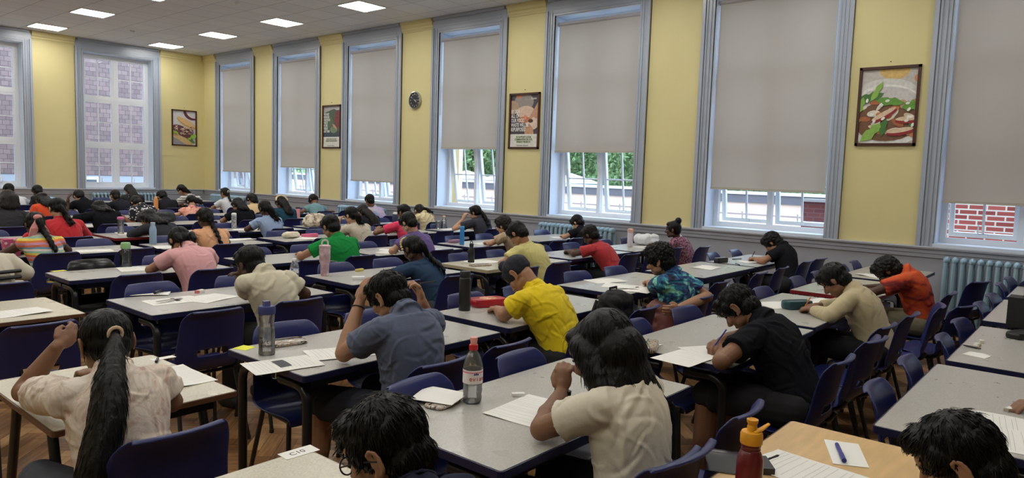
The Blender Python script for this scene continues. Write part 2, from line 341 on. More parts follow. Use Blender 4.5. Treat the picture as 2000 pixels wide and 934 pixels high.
# windows
def T(ax, pos, t, d, z):      # t along the wall, d outwards, z up
    return (pos+d, t, z) if ax == 0 else (t, pos+d, z)
def wbox(mb, ax, pos, t0, t1, d0, d1, z0, z1, m=0):
    a = T(ax, pos, t0, d0, z0); b = T(ax, pos, t1, d1, z1)
    mb.b2(np.minimum(a, b), np.maximum(a, b), m)
def window(idx, ax, pos, lo, hi, mode, blind_z=None, label=None):
    root = bpy.data.objects.new('window_%d' % idx, None); COL.objects.link(root); root['kind'] = 'structure'
    a, b = lo+AW, hi-AW
    # architrave, stepped mouldings with ears at the head
    mb = MB()
    for t0, t1, sg in ((lo, a, 1), (b, hi, -1)):
        for q0, q1, d in ((0, .165, .022), (.0, .045, .05), (.055, .075, .034), (.10, .125, .034), (.14, .165, .028)):
            if sg > 0: wbox(mb, ax, pos, t0+q0, t0+q1, -d, 0, ZR, 4.08)
            else: wbox(mb, ax, pos, t1-q1, t1-q0, -d, 0, ZR, 4.08)
    wbox(mb, ax, pos, a-.001, b+.001, -.024, 0, ZT, 4.24); wbox(mb, ax, pos, lo+.03, hi-.03, -.03, 0, 4.05, 4.262)
    wbox(mb, ax, pos, lo, hi, -.026, 0, 4.08, 4.2); wbox(mb, ax, pos, lo+.05, hi-.05, -.07, 0, 4.215, 4.262)
    for zz in (4.03, 4.09, 4.14): wbox(mb, ax, pos, a-.02, b+.02, -.036, 0, zz, zz+.018)
    mb.build('architrave', M_bluegrey, root, 0)
    mb = MB()  # reveal lining and sill
    M_rev = mat('reveal_paint', (218, 230, 246), .4)
    wbox(mb, ax, pos, a-.004, a+.012, .0, RD-.03, ZB, ZT); wbox(mb, ax, pos, b-.012, b+.004, 0, RD-.03, ZB, ZT); wbox(mb, ax, pos, a, b, 0, RD-.03, ZT-.012, ZT)
    mb.build('reveal', M_rev, root, 0)
    mb = MB(); wbox(mb, ax, pos, a, b, -.05, RD-.03, ZR+.001, ZB+.012); mb.build('window_sill', M_rev, root, 0)
    # frame
    a += .012; b -= .012; D0, D1 = RD-.11, RD-.04; fr = MB()
    def F(t0, t1, z0, z1, d0=D0, d1=D1): wbox(fr, ax, pos, t0, t1, d0, d1, z0, z1)
    zb, zt = ZB+.012, ZT-.012; w = .06; mid = (a+b)/2; rows = [zb, 1.93, 2.98, zt] if mode == 'far' else [zb, 2.06, 3.05, zt]
    F(a, a+w, zb, zt); F(b-w, b, zb, zt); F(mid-w/2, mid+w/2, zb, zt)
    for i, z in enumerate(rows): z0 = z if i == 0 else (z-w if i == 3 else z-w/2); F(a+w, mid-w/2, z0, z0+w); F(mid+w/2, b-w, z0, z0+w)
    fr.build('window_frame', M_upvc, root, 0)
    for r in range(3):
        for c in range(2):
            t0 = (a+w) if c == 0 else mid+w/2; t1 = mid-w/2 if c == 0 else b-w
            z0 = rows[r]+(w if r == 0 else w/2); z1 = rows[r+1]-(w if r == 2 else w/2)
            open_ = r == 0 and (mode != 'far' or (c == 1 and idx == 8))
            s = MB(); sw = .048
            def S(x0, x1, y0, y1, e0=-.025, e1=.035): s.b2((x0, e0, y0), (x1, e1, y1))
            W_, H_ = t1-t0, z1-z0
            if r == 2 and mode != 'far': sw = .03
            S(0, W_, 0, sw); S(0, W_, H_-sw, H_); S(0, sw, sw, H_-sw); S(W_-sw, W_, sw, H_-sw)
            S(W_/2-.012, W_/2+.012, sw, H_-sw, -.01, .012)
            S(sw, W_-sw, H_*.5-.010, H_*.5+.010, -.008, .010)
            if r == 0: s.box((W_/2, -.045, sw*.6), (.1, .03, .02)); s.box((W_/2+.04, -.05, sw+.05), (.012, .014, .10))
            sash = s.build('sash', M_upvc, root, 0)
            g = MB().b2((sw-.005, -.003, sw-.005), (W_-sw+.005, .003, H_-sw+.005)).build('pane', M_glass, sash, 0)
            # place: local x along wall, y outwards
            dm = (D0+D1)/2-.005; o = T(ax, pos, t0, dm, z0)
            if ax == 0: base = Matrix(((0, 1, 0, o[0]), (1, 0, 0, o[1]), (0, 0, 1, o[2]), (0, 0, 0, 1)))
            else: base = Matrix(((1, 0, 0, o[0]), (0, 1, 0, o[1]), (0, 0, 1, o[2]), (0, 0, 0, 1)))
            tilt = Matrix.Rotation(math.radians(0), 4, 'X')
            if open_: # top hung, pushed out at the bottom
                tilt = Matrix.Translation((0, 0, H_))@Matrix.Rotation(math.radians(9), 4, 'X')@Matrix.Translation((0, 0, -H_))
            sash.matrix_basis = base@tilt
    if blind_z:
        b_root = thing('roller_blind', label, 'blind', T(ax, pos, mid, .05, ZT), 0, None)
        m = bpy.data.materials.get('blind_fabric')
        if not m:
            m = mat('blind_fabric', (216, 212, 208), .9, bump=.04, bscale=8); nt = m.node_tree; pb = nt.nodes['Principled BSDF']
            tr = nt.nodes.new('ShaderNodeBsdfTranslucent'); tr.inputs[0].default_value = (*s2l((206, 198, 188)), 1); mx = nt.nodes.new('ShaderNodeMixShader'); mx.inputs[0].default_value = .42
            nt.links.new(pb.outputs[0], mx.inputs[1]); nt.links.new(tr.outputs[0], mx.inputs[2]); nt.links.new(mx.outputs[0], nt.nodes['Material Output'].inputs[0])
        ox = np.array(T(ax, pos, mid, .05, ZT)); hw = (b-a)/2-.03
        def loc(mbb): mbb.v = [q-ox for q in mbb.v]; return mbb
        f = MB(); wbox(f, ax, pos, mid-hw, mid+hw, .05, .053, blind_z, 3.86); loc(f).build('blind_fabric', m, b_root, 0)
        f = MB(); f.cyl(T(ax, pos, mid-hw-.02, .065, 3.875), T(ax, pos, mid+hw+.02, .065, 3.875), .032, n=18); loc(f).build('roller_tube', mat('roller_grey', (176, 172, 176), .4), b_root)
        f = MB(); wbox(f, ax, pos, mid-hw, mid+hw, .043, .06, blind_z-.012, blind_z+.016); loc(f).build('bottom_bar', mat('blind_bar', (186, 180, 168), .5), b_root, 0)
        f = MB(); q = T(ax, pos, b-.02, .03, 3.85); f.tube([q, T(ax, pos, b-.02, .03, 2.6)], .003, 6); f.tube([T(ax, pos, b-.005, .03, 3.85), T(ax, pos, b-.005, .03, 2.6)], .003, 6); f.ell(T(ax, pos, b-.012, .03, 2.59), (.008, .008, .012)); loc(f).build('chain', M_white, b_root)
BL = ['roller blind at the rightmost window, above red brick outside', 'wide roller blind left of the framed salad picture', 'roller blind over the window right of the food waste poster', 'short roller blind between wall clock and food waste poster', 'roller blind just left of the wall clock', 'roller blind left of the small narrow poster', 'roller blind nearest the far corner of the hall', 'roller blind on the window beyond the right edge']
for i, (hi, lo, bz) in enumerate(WINS): window(i+1, 0, WX, lo, hi, 'side', bz, BL[i])
for i, (lo, hi) in enumerate(FWINS): window(i+9, 1, WY, lo, hi, 'far')
# ------------------------------------------------------------------ ceiling lights
fr = MB(); 
for sx in (-1, 1): fr.box((sx*.288, 0, -.006), (.024, .6, .012)); fr.box((0, sx*.288, -.006), (.6, .024, .012))
fr_me = fr.data('frame', M_white, 0)
df_me = MB().b2((-.278, -.278, -.009), (.278, .278, -.003)).data('diffuser', mat('light_panel', (255, 255, 255), .5, emit=((1, .98, .93), PANEL_E)), 0)
for i in range(5):
    for j in range(8):
        x, y = 7.6-2.4*i, 17.0-2.4*j
        if y < -3 or x < -3: continue
        ln = {(0, 0): 'small far ceiling light nearest the corner', (0, 1): 'ceiling light in the window-side row, third from front', (0, 2): 'ceiling light in the window-side row, second from front', (0, 3): 'largest nearest ceiling light at top centre', (1, 0): 'leftmost far ceiling light', (1, 1): 'ceiling light at upper left in front of the leftmost one'}
        t = thing('ceiling_light', ln.get((i, j), 'square flush ceiling light outside the view, row %s column %s' % ('abcdefgh'[j], 'abcde'[i])), 'ceiling light', (x, y, ZC), 0, 'square ceiling lights')
        link('frame', fr_me, t); link('diffuser', df_me, t)
for x, y, l in ((6.37, 15.79, 'small round smoke detector further back on the ceiling'), (6.29, 11.41, 'small round smoke detector near the top edge of the ceiling')):
    t = thing('smoke_detector', l, 'smoke detector', (x, y, ZC)); MB().lathe([(.05, 0), (.05, -.015), (.035, -.035), (.012, -.04)]).build('housing', M_white, t)
# ------------------------------------------------------------------ outside
SCB = 1.0
def brick_mat(name, c1, c2, mortar, bw, rh, ms, rot, rough=.9):
    m = mat(name, rough=rough); nt = m.node_tree; b = nt.nodes['Principled BSDF']
    tc = nt.nodes.new('ShaderNodeTexCoord'); sp = nt.nodes.new('ShaderNodeSeparateXYZ'); mp = nt.nodes.new('ShaderNodeCombineXYZ'); nt.links.new(tc.outputs['Object'], sp.inputs[0]); nt.links.new(sp.outputs[rot], mp.inputs[0]); nt.links.new(sp.outputs[2], mp.inputs[1])
    bk = nt.nodes.new('ShaderNodeTexBrick'); bk.inputs['Scale'].default_value = 1; bk.inputs['Brick Width'].default_value = bw*SCB; bk.inputs['Row Height'].default_value = rh*SCB; bk.inputs['Mortar Size'].default_value = ms*SCB
    bk.inputs['Color1'].default_value = (*s2l(c1), 1); bk.inputs['Color2'].default_value = (*s2l(c2), 1); bk.inputs['Mortar'].default_value = (*s2l(mortar), 1)
    nt.links.new(mp.outputs[0], bk.inputs['Vector']); nt.links.new(bk.outputs[0], b.inputs['Base Color']); return m
h = math.pi/2
M_brickX = brick_mat('red_brick_x', (176, 84, 76), (140, 62, 58), (214, 200, 190), .225, .075, .011, 1)
M_brickD = brick_mat('dark_brick', (112, 58, 58), (96, 50, 52), (104, 74, 74), .225, .075, .01, 1)
M_tile = brick_mat('plain_clay_tiles', (150, 126, 120), (126, 106, 104), (78, 62, 62), .17, .128, .004, 0)
M_pink = mat('pale_pink_render', (238, 208, 192), .9, var=.04, vscale=2)
g = MB(); g.b2((-40, -40, -.6), (60, 60, -.12)); tag(g.build('roof_terrace', mat('grey_felt', (176, 172, 170), .9)), kind='structure')
o = MB().b2((12.1, -3.2, -.1), (12.5, 2.05, 4.6)).build('brick_wall', M_brickX, None, 0); tag(o, 'red brick wall close outside the rightmost window', 'wall')
t = thing('garden_wall', 'dark brick boundary wall with white rail outside the wide blind window', 'wall', (13.4, 4.2, 0))
MB().b2((-.1, -2.1, -.1), (.1, .1, 1.25)).build('wall_face', M_brickD, t, 0); MB().b2((-.18, -2.1, 1.25), (.18, .1, 1.3)).build('coping', mat('stone', (150, 146, 146), .9), t, 0)
MB().b2((-.16, -2.1, .72), (-.12, .1, .75)).build('rail', M_white, t, 0)
t = thing('parapet_wall', 'pale pink rendered parapet with dark coping across the yard', 'wall', (15.2, 12, 0))
MB().b2((0, -8, -.1), (.3, 20, 1.12)).build('wall_face', M_pink, t, 0); MB().b2((-.03, -8, 1.12), (.36, 20, 1.30)).build('dark_band', mat('slate_dark', (112, 108, 116), .8), t, 0); MB().b2((-.06, -8, 1.30), (.4, 20, 1.36)).build('coping', M_white, t, 0); MB().b2((-.008, -8, .86), (.0, 20, .88)).build('joint', mat('joint', (160, 148, 150), .8), t, 0)
for i, (x, y) in enumerate(((19, 13.5), (19, 16.2), (19, 18.2), (19, 20.2))):
    t = thing('roof_lantern', 'white pyramid roof light beyond the parapet, %s along it' % ('nearest', 'second', 'third', 'furthest')[i], 'roof light', (x, y, .95), 0, 'white roof lights outside')
    MB().b2((-.6, -.6, -1.05), (.6, .6, .40)).build('kerb', mat('blue_grey', (170, 186, 205), .6), t, 0)
    MB().add([(-.75, -.75, .40), (.75, -.75, .40), (.75, .75, .40), (-.75, .75, .40), (0, 0, .72)], [(3, 2, 1, 0), (0, 1, 4), (1, 2, 4), (2, 3, 4), (3, 0, 4)]).build('pyramid', M_white, t, 0)
    for o_ in (t,): pass
def hedge(x, y, r, hgt, label):
    mb = MB(); lv = []; lf = []
    t = thing('leafy_tree', label, 'tree', (x, y, -.1), 0, 'trees outside the windows')
    MB().cyl((0, 0, 0), (0, 0, hgt*.5), .18, .1).build('trunk', mat('bark', (90, 70, 55), .9), t)
    N = 9000; P = rng.normal(size=(N, 3)); P /= np.linalg.norm(P, axis=1)[:, None]; rad = rng.uniform(.6, 1.0, N)[:, None]
    P = P*rad*np.array([r, r, hgt*.42])+np.array([0, 0, hgt*.58])
    for p in P:
        a = rng.normal(size=3); a /= np.linalg.norm(a); b = np.cross(a, rng.normal(size=3)); b /= np.linalg.norm(b); s = rng.uniform(.06, .13)
        k = len(lv); lv += [p-a*s, p+b*s*.5, p+a*s, p-b*s*.5]; lf.append((k, k+1, k+2, k+3))
    mb.add(lv, lf); mb.build('foliage', mat('leaf_green', (138, 164, 112), .7, var=.35, vscale=1.5), t, 0)
for i, (x, y) in enumerate(((21, 7.6), (21.5, 11.9), (21.2, 16.1), (21.5, 20.4), (21.2, 24.6), (25.3, 9.8), (25.3, 14.2))):
    hedge(x, y, 2.08, 5.6, 'bushy green tree beyond the parapet, ' + ('opposite the food waste poster', 'right of the white roof lights', 'behind the white roof lights', 'left of the white roof lights', 'far along the yard', 'in the back row, nearer one', 'in the back row, further one')[i])
mb = MB(); lv = []; lf = []
for i in range(15000):
    p = np.array([rng.uniform(27.5, 29.2), rng.uniform(4, 44), rng.uniform(0, 5.6)]); a = rng.normal(size=3); a /= np.linalg.norm(a); b = np.cross(a, rng.normal(size=3)); b /= np.linalg.norm(b); sz = rng.uniform(.10, .2)
    k = len(lv); lv += [p-a*sz, p+b*sz*.5, p+a*sz, p-b*sz*.5]; lf.append((k, k+1, k+2, k+3))
mb.add(lv, lf); mb.b2((28.2, 4, -.1), (28.6, 44, 5.2)); tag(mb.build('tall_hedge', mat('leaf_green'), None, 0), 'tall dense green hedge closing off the yard behind the trees', 'hedge')
# neighbouring building beyond the far windows
t = thing('neighbouring_building', 'building with hung clay tiles outside the two left windows', 'building', (0, 22.5, 0))
MB().b2((-8, 0, 1.15), (14, .3, 9)).build('tiled_wall', M_tile, t, 0)
MB().b2((-8, .02, -.1), (14, .3, 1.15)).build('wall_base', mat('grey_wall_out', (176, 178, 186), .8), t, 0)
for xx in (4.2, 7.6, 10.2):
    w_ = MB(); w_.b2((xx-.5, -.04, .2), (xx+.5, .03, 1.1)); f_ = w_.build('window', M_upvc, t, 0); MB().b2((xx-.42, -.05, .28), (xx-.03, -.035, 1.02)).b2((xx+.03, -.05, .28), (xx+.42, -.035, 1.02)).build('pane', mat('dark_pane', (90, 96, 104), .1), f_, 0)
o = MB().box((9.45, 9.3, 1.5), (.1, .16, 3)).build('exterior_pier', mat('pale_stone', (228, 208, 176), .8), None, 0); tag(o, 'pale stone pier just outside the window right of the clock', 'pillar')
# ------------------------------------------------------------------ radiators
def radiator(ax, lo, hi, label):
    n = int((hi-lo)/.076); p = (WX-.16, (lo+hi)/2, 0) if ax == 0 else ((lo+hi)/2, WY-.16, 0)
    t = thing('column_radiator', label, 'radiator', p, 0 if ax == 0 else math.pi/2); m = mat('pale_blue_radiator_paint', (148, 176, 192), .35); mb = MB()
    for i in range(n):
        y = -(hi-lo)/2+(i+.5)*(hi-lo)/n
        for dx in (-.055, .055): mb.tube([(dx, y, .14), (dx*1.15, y, .2), (dx*1.15, y, .72), (dx, y, .80)], [.02, .024, .024, .02], 8, up=(0, 1, 0))
        mb.ell((0, y, .80), (.085, .033, .045)); mb.ell((0, y, .13), (.085, .033, .035))
    mb.build('radiator_columns', m, t)
    f = MB()
    for sy in (-1, 1): f.box((0, sy*((hi-lo)/2-.08), .05), (.14, .03, .1))
    f.build('foot', m, t, 0)
    v = MB(); e = (hi-lo)/2; v.cyl((0, e, .1), (0, e+.08, .1), .014).cyl((0, e+.08, 0), (0, e+.08, .16), .012).ell((0, e+.08, .18), (.022, .022, .025)); v.build('valve', m, t)
radiator(0, -.28, 1.33, 'large pale blue column radiator under the rightmost window')
radiator(0, 5.42, 6.78, 'pale blue column radiator behind the child in black under the window')
radiator(0, 10.5, 11.9, 'pale blue column radiator behind the pastel tie-dye shirt')
radiator(0, 15.5, 17.1, 'pale blue column radiator by the far corner window')
radiator(1, 6.2, 7.62, 'pale blue column radiator on the far left wall')
# ------------------------------------------------------------------ wall pictures
def frame_thing(ax, cx, cz, w, h, label, cat, name='framed_poster'):
    """returns root with local x = to the right as seen, y = into the room, z up"""
    if ax == 0: p = (WX-.012, cx, cz); rz = -math.pi/2   # local x -> -Y ; local y(-) ...
    else: p = (cx, WY-.012, cz); rz = 0
    t = thing(name, label, cat, p, rz); f = MB(); b = .03; m = mat('mahogany_frame', (72, 38, 28), .35)
    for x0, x1, z0, z1 in ((-w/2, w/2, h/2-b, h/2), (-w/2, w/2, -h/2, -h/2+b), (-w/2, -w/2+b, -h/2, h/2), (w/2-b, w/2, -h/2, h/2)): f.b2((x0, -.016, z0), (x1, .012, z1))
    f.build('frame', m, t, 0)
    n_ = MB(); n_.ell((0, .0, h/2+.05), (.006, .012, .006), low=True); n_.build('nail', M_black, t)
    return t
def picture(t, w, h, layers, name='picture'):
    mb = MB(); mats = []; idx = {}
    for k_, (col, pts) in enumerate(layers):
        if col not in idx: idx[col] = len(mats); mats.append(mat('print_%d_%d_%d' % col, col, .45, var=.12, vscale=25))
        pts = [(min(max(x, -w/2), w/2), min(max(z, -h/2), h/2)) for x, z in pts]
        y = .008-.00035*k_; mb.add([(x, y, z) for x, z in pts], [tuple(range(len(pts)))], idx[col])
    return mb.build(name, mats, t, 0)
def ellp(cx, cz, rx, rz, rot=0, n=24, a0=0, a1=360):
    o = []
    for i in range(n+(a1-a0 < 360)):
        a = math.radians(a0+(a1-a0)*i/n); x, z = rx*math.cos(a), rz*math.sin(a); c, s = math.cos(math.radians(rot)), math.sin(math.radians(rot)); o.append((cx+c*x-s*z, cz+s*x+c*z))
    return o
def leaf(cx, cz, l, w, rot):
    return [(cx+math.cos(math.radians(rot))*x-math.sin(math.radians(rot))*z, cz+math.sin(math.radians(rot))*x+math.cos(math.radians(rot))*z) for x, z in ((-l/2, 0), (-l*.3, w*.35), (-l*.1, w*.45), (0, w*.3), (l*.15, w*.5), (l*.3, w*.25), (l/2, 0), (l*.25, -w*.4), (l*.05, -w*.3), (-l*.15, -w*.5), (-l*.35, -w*.2))]
PW, PH = .625, .885; r4 = lambda w, h: [(-w/2, -h/2), (w/2, -h/2), (w/2, h/2), (-w/2, h/2)]
def rect(x0, x1, z0, z1): return [(x0, z0), (x1, z0), (x1, z1), (x0, z1)]
t = frame_thing(0, 2.02, 2.465, PW, PH, 'large framed picture of a green salad with apple slices', 'picture', 'framed_picture')
L = [((196, 190, 182), r4(PW, PH)), ((216, 182, 110), ellp(.05, .42, .16, .13)), ((222, 150, 110), ellp(.30, .30, .05, .05)), ((214, 212, 208), ellp(-.02, -.05, .40, .30)), ((232, 230, 226), ellp(-.02, -.08, .37, .28)), ((206, 202, 200), ellp(0, -.06, .33, .24)), ((120, 84, 60), ellp(0, -.12, .29, .17))]
R_ = random.Random(3)
for i in range(26): L.append((R_.choice([(206, 130, 80), (226, 204, 178), (176, 104, 66), (200, 160, 130), (236, 226, 210)]), ellp(R_.uniform(-.26, .27), R_.uniform(-.24, .06), R_.uniform(.03, .07), R_.uniform(.015, .03), R_.uniform(-30, 50), 12)))
for a in ((-.16, .09, .26, .09, 15), (-.10, .14, .2, .06, 60), (-.24, .02, .16, .08, 70), (.02, .05, .26, .08, -6), (.20, .01, .15, .10, 10), (-.12, -.21, .26, .10, 40), (-.02, -.17, .16, .07, 80), (.24, -.13, .12, .07, 40), (-.27, -.10, .10, .09, 100)): L.append((R_.choice([(104, 158, 62), (70, 120, 58), (142, 186, 84)]), leaf(*a)))
for x, z, rr in ((-.02, -.06, 28), (.13, -.20, 8), (.2, -.1, 4)): L += [((150, 40, 46), ellp(x, z-.012, .12, .028, rr)), ((226, 200, 170), ellp(x-.005, z+.004, .115, .02, rr))]
for i in range(14): L.append(((240, 238, 230), ellp(R_.uniform(-.18, .26), R_.uniform(-.22, .08), .02, .012, R_.uniform(0, 90), 8)))
L = L[:3]+[(c_, [(x*1.18, z*1.30-.015) for x, z in q_]) for c_, q_ in L[3:]]
picture(t, PW-.05, PH-.05, L)
t = frame_thing(1, 8.385, 2.447, PW, PH, 'framed picture of a filled baguette on the far wall', 'picture', 'framed_picture')
L = [((206, 206, 212), r4(PW, PH)), ((96, 44, 66), ellp(.22, .42, .24, .22)), ((214, 210, 216), ellp(.26, .46, .22, .21)), ((150, 148, 156), [(-.32, -.22), (.1, -.45), (-.32, -.45)]), ((206, 164, 104), ellp(.06, .12, .27, .085, -28)), ((222, 186, 134), ellp(.05, .15, .25, .06, -28)), ((96, 140, 70), ellp(-.02, -.2, .33, .07, -30)), ((206, 174, 120), ellp(-.06, -.27, .33, .07, -30)), ((110, 66, 70), ellp(-.03, -.09, .29, .12, -25))]
for i in range(60): L.append((R_.choice([(216, 196, 180), (150, 90, 90), (232, 220, 206), (186, 150, 130), (90, 56, 60)]), ellp(R_.uniform(-.25, .22), R_.uniform(-.17, .04)-.0, R_.uniform(.02, .05), .009, R_.uniform(-60, 60), 8)))
for a in ((.22, -.2, .18, .12, 20), (-.22, -.12, .16, .07, -30), (.12, -.26, .1, .07, 0)): L.append(((146, 196, 80), leaf(*a)))
picture(t, PW-.05, PH-.05, L)
def poster(cy, label, big, small, scene_layers, logo):
    t = frame_thing(0, cy, 2.42, PW, PH, label, 'poster')
    L = scene_layers+[((222, 222, 214), rect(-PW/2, PW/2, -PH/2, -PH/2+.235))]
    picture(t, PW-.05, PH-.05, L)
    m1 = mat('poster_white', (240, 240, 238), .5); m2 = mat('poster_green', (96, 118, 60), .5)
    text(big[0], big[1], (-.27, -.001, big[2]), (1, 0, 0), (0, 0, 1), m1, t, 'headline', line=.86, squeeze=.62, ext=.0005, offset=.0012)
    text(small, .040, (0, -.001, -.265), (1, 0, 0), (0, 0, 1), m2, t, 'caption', 'CENTER', line=1.0, squeeze=.86, offset=.0006)
    text('PROTECTING THE PLANET', .020, (-.02, -.001, -.395), (1, 0, 0), (0, 0, 1), M_black, t, 'footer', 'CENTER')
    text(logo, .05, (.13, -.001, .335), (1, 0, 0), (0, 0, 1), m1, t, 'logo', squeeze=.8)
sk = (196, 148, 118)
poster(7.29, 'framed poster about repurposing food waste by 2024', ('BY 2024\nALL OF\nOUR FOOD\nWASTE WILL BE\nREPURPOSED', .083, .125), 'TO SUPPORT LOCAL\nCOMMUNITIES OR FUEL\nENERGY PROJECTS',
    [((74, 70, 76), r4(PW, PH)), ((150, 140, 134), ellp(-.02, .30, .20, .14)), ((206, 128, 96), ellp(-.12, .42, .07, .06)), ((176, 150, 122), ellp(-.26, .22, .14, .11)), ((214, 186, 168), ellp(.02, .14, .19, .10)), ((222, 200, 184), ellp(.16, -.02, .14, .12)), (sk, [(.30, .32), (.10, .06), (.12, .01), (.18, .06), (.30, .02)]), (sk, ellp(.10, -.17, .09, .13, 20)), ((190, 120, 84), ellp(.0, .02, .13, .05)), ((84, 62, 40), ellp(.13, .0, .05, .03)), ((226, 140, 110), ellp(.02, .06, .03, .04))], 'Autent')
poster(12.41, 'narrow framed poster with a green field worker, left of clock', ('WE HAVE\nREDUCED\nOUR FOOD\nWASTE\nBY 50%\nVERSUS\nLAST YEAR', .068, .235), 'GOOD FOR YOU AND\nGOOD FOR THE PLANET',
    [((78, 96, 80), r4(PW, PH)), ((176, 172, 170), [(-.3, .45), (.3, .45), (.3, .33), (.05, .36), (-.3, .28)]), ((66, 78, 88), rect(-.32, .32, -.23, -.1)), ((128, 56, 62), [(.12, .30), (.28, .34), (.28, .0), (.16, -.02), (.08, .12)]), ((120, 136, 110), ellp(.06, -.06, .12, .07)), (sk, ellp(.1, .0, .09, .025, -35)), ((92, 112, 84), ellp(-.1, .1, .14, .12))], 'Autent')
# clock
t = thing('wall_clock', 'round black-faced wall clock with silver rim', 'clock', (WX-.002, 9.87, 2.855), -math.pi/2)
ax = np.array([(1, 0, 0), (0, 0, 1), (0, -1, 0)])
MB().lathe([(.155, 0), (.158, .02), (.155, .04), (.140, .045), (.136, .03)], ax=ax, n=40).build('rim', M_chrome, t)
MB().lathe([(.139, .02), (.139, .031)], ax=ax, n=40).build('dial', mat('dial_black', (22, 24, 30), .4), t)
for k_ in range(12):
    a = math.radians(30*(k_+1)); text(str(k_+1), .036, (math.sin(a)*.108, -.0325, math.cos(a)*.108-.013), (1, 0, 0), (0, 0, 1), M_white, t, 'numeral', 'CENTER')
for l_, a_, w_, nm in ((.062, 128, .008, 'hour_hand'), (.095, 92, .006, 'minute_hand'), (.10, 300, .002, 'second_hand')):
    a = math.radians(a_); d = np.array([math.sin(a), 0, math.cos(a)]); MB().tube([-d*.015+np.array([0, -.036, 0]), d*l_+np.array([0, -.036, 0])], w_/2, 6).build(nm, M_white, t)
# conduit on the far wall
tag(MB().b2((7.86, WY-.008, .93), (7.88, WY, 1.75)).b2((7.82, WY-.008, 1.75), (8.1, WY, 1.765)).build('cable_trunking', M_yellow, None, 0), 'thin yellow painted cable trunking below the baguette picture', 'trunking')
# ------------------------------------------------------------------ tables
TH = .71
def leg_path(x, y, sy):
    pts = [(x, y, 0), (x, y, .57)]
    for k_ in range(1, 6): a = math.radians(18*k_); pts.append((x, y+sy*.07*(1-math.cos(a)), .57+.07*math.sin(a)*1.0))
    pts.append((x, y+sy*.2, .64)); return pts
TCACHE = {}
def table_meshes(kind, W, D):
    key = (kind, W, D)
    if key in TCACHE: return TCACHE[key]
    edge, top = dict(navy=(M_edgenavy, M_top), red=(M_edgered, M_top), tan=(M_edgetan, M_topc), wood=(M_edgewood, M_topc), beech=(M_edgewood, M_beech))[kind]
    r = .012
    def rr(w, d, r):
        o = []
        for sx, sy, a0 in ((1, -1, -90), (1, 1, 0), (-1, 1, 90), (-1, -1, 180)):
            for k_ in range(4): a = math.radians(a0+30*k_); o.append((sx*(w/2-r)+r*math.cos(a), sy*(d/2-r)+r*math.sin(a)))
        return o
    parts = []
    th = .028 if kind in ('navy', 'red', 'tan') else .02
    parts.append(('tabletop', MB().slab(rr(W-.012, D-.012, r), TH-.006, TH).data('tabletop', top, 0)))
    parts.append(('edge_band', MB().slab(rr(W, D, r+.004), TH-th, TH-.0015).data('edge_band', edge, 0)))
    x, y = W/2-.05, D/2-.05
    for sy in (-1, 1): parts.append(('side_rail', MB().b2((-x+.02, sy*(y-.015)-.012, TH-th-.045), (x-.02, sy*(y-.015)+.012, TH-th)).data('side_rail', M_legblack, 0)))
    for sx in (-1, 1):
        for sy in (-1, 1):
            if kind == 'wood':
                lg = MB().tube([(sx*x*.98, sy*y*.55, TH-th), (sx*x*.98, sy*(y*.62), .6), (sx*(x+.0), sy*(y+.05), .02)], .017, 12)
            else:
                lg = MB().tube(leg_path(sx*x, sy*y, -sy), .0205, 12, up=(1, 0, 0))
            lg.cyl((sx*x, sy*(y+.05 if kind == 'wood' else y), 0), (sx*x, sy*(y+.05 if kind == 'wood' else y), .02), .023)
            parts.append(('leg', lg.data('leg', M_legblack)))
    TCACHE[key] = parts; return parts
TABLES = {}
def table(key, x0, y0, desc, kind='navy', W=1.22, D=.62):
    label = ('pale grey ' if kind != 'beech' else 'light wood ')+desc.replace('table', 'classroom table', 1)
    t = thing('desk' if W < .9 else 'classroom_table', label, 'table', (x0+W/2, y0+D/2, 0), 0, 'classroom tables in rows')
    for nm, me in table_meshes(kind, W, D): link(nm, me, t)
    TABLES[key] = (x0, y0, W, D); return t
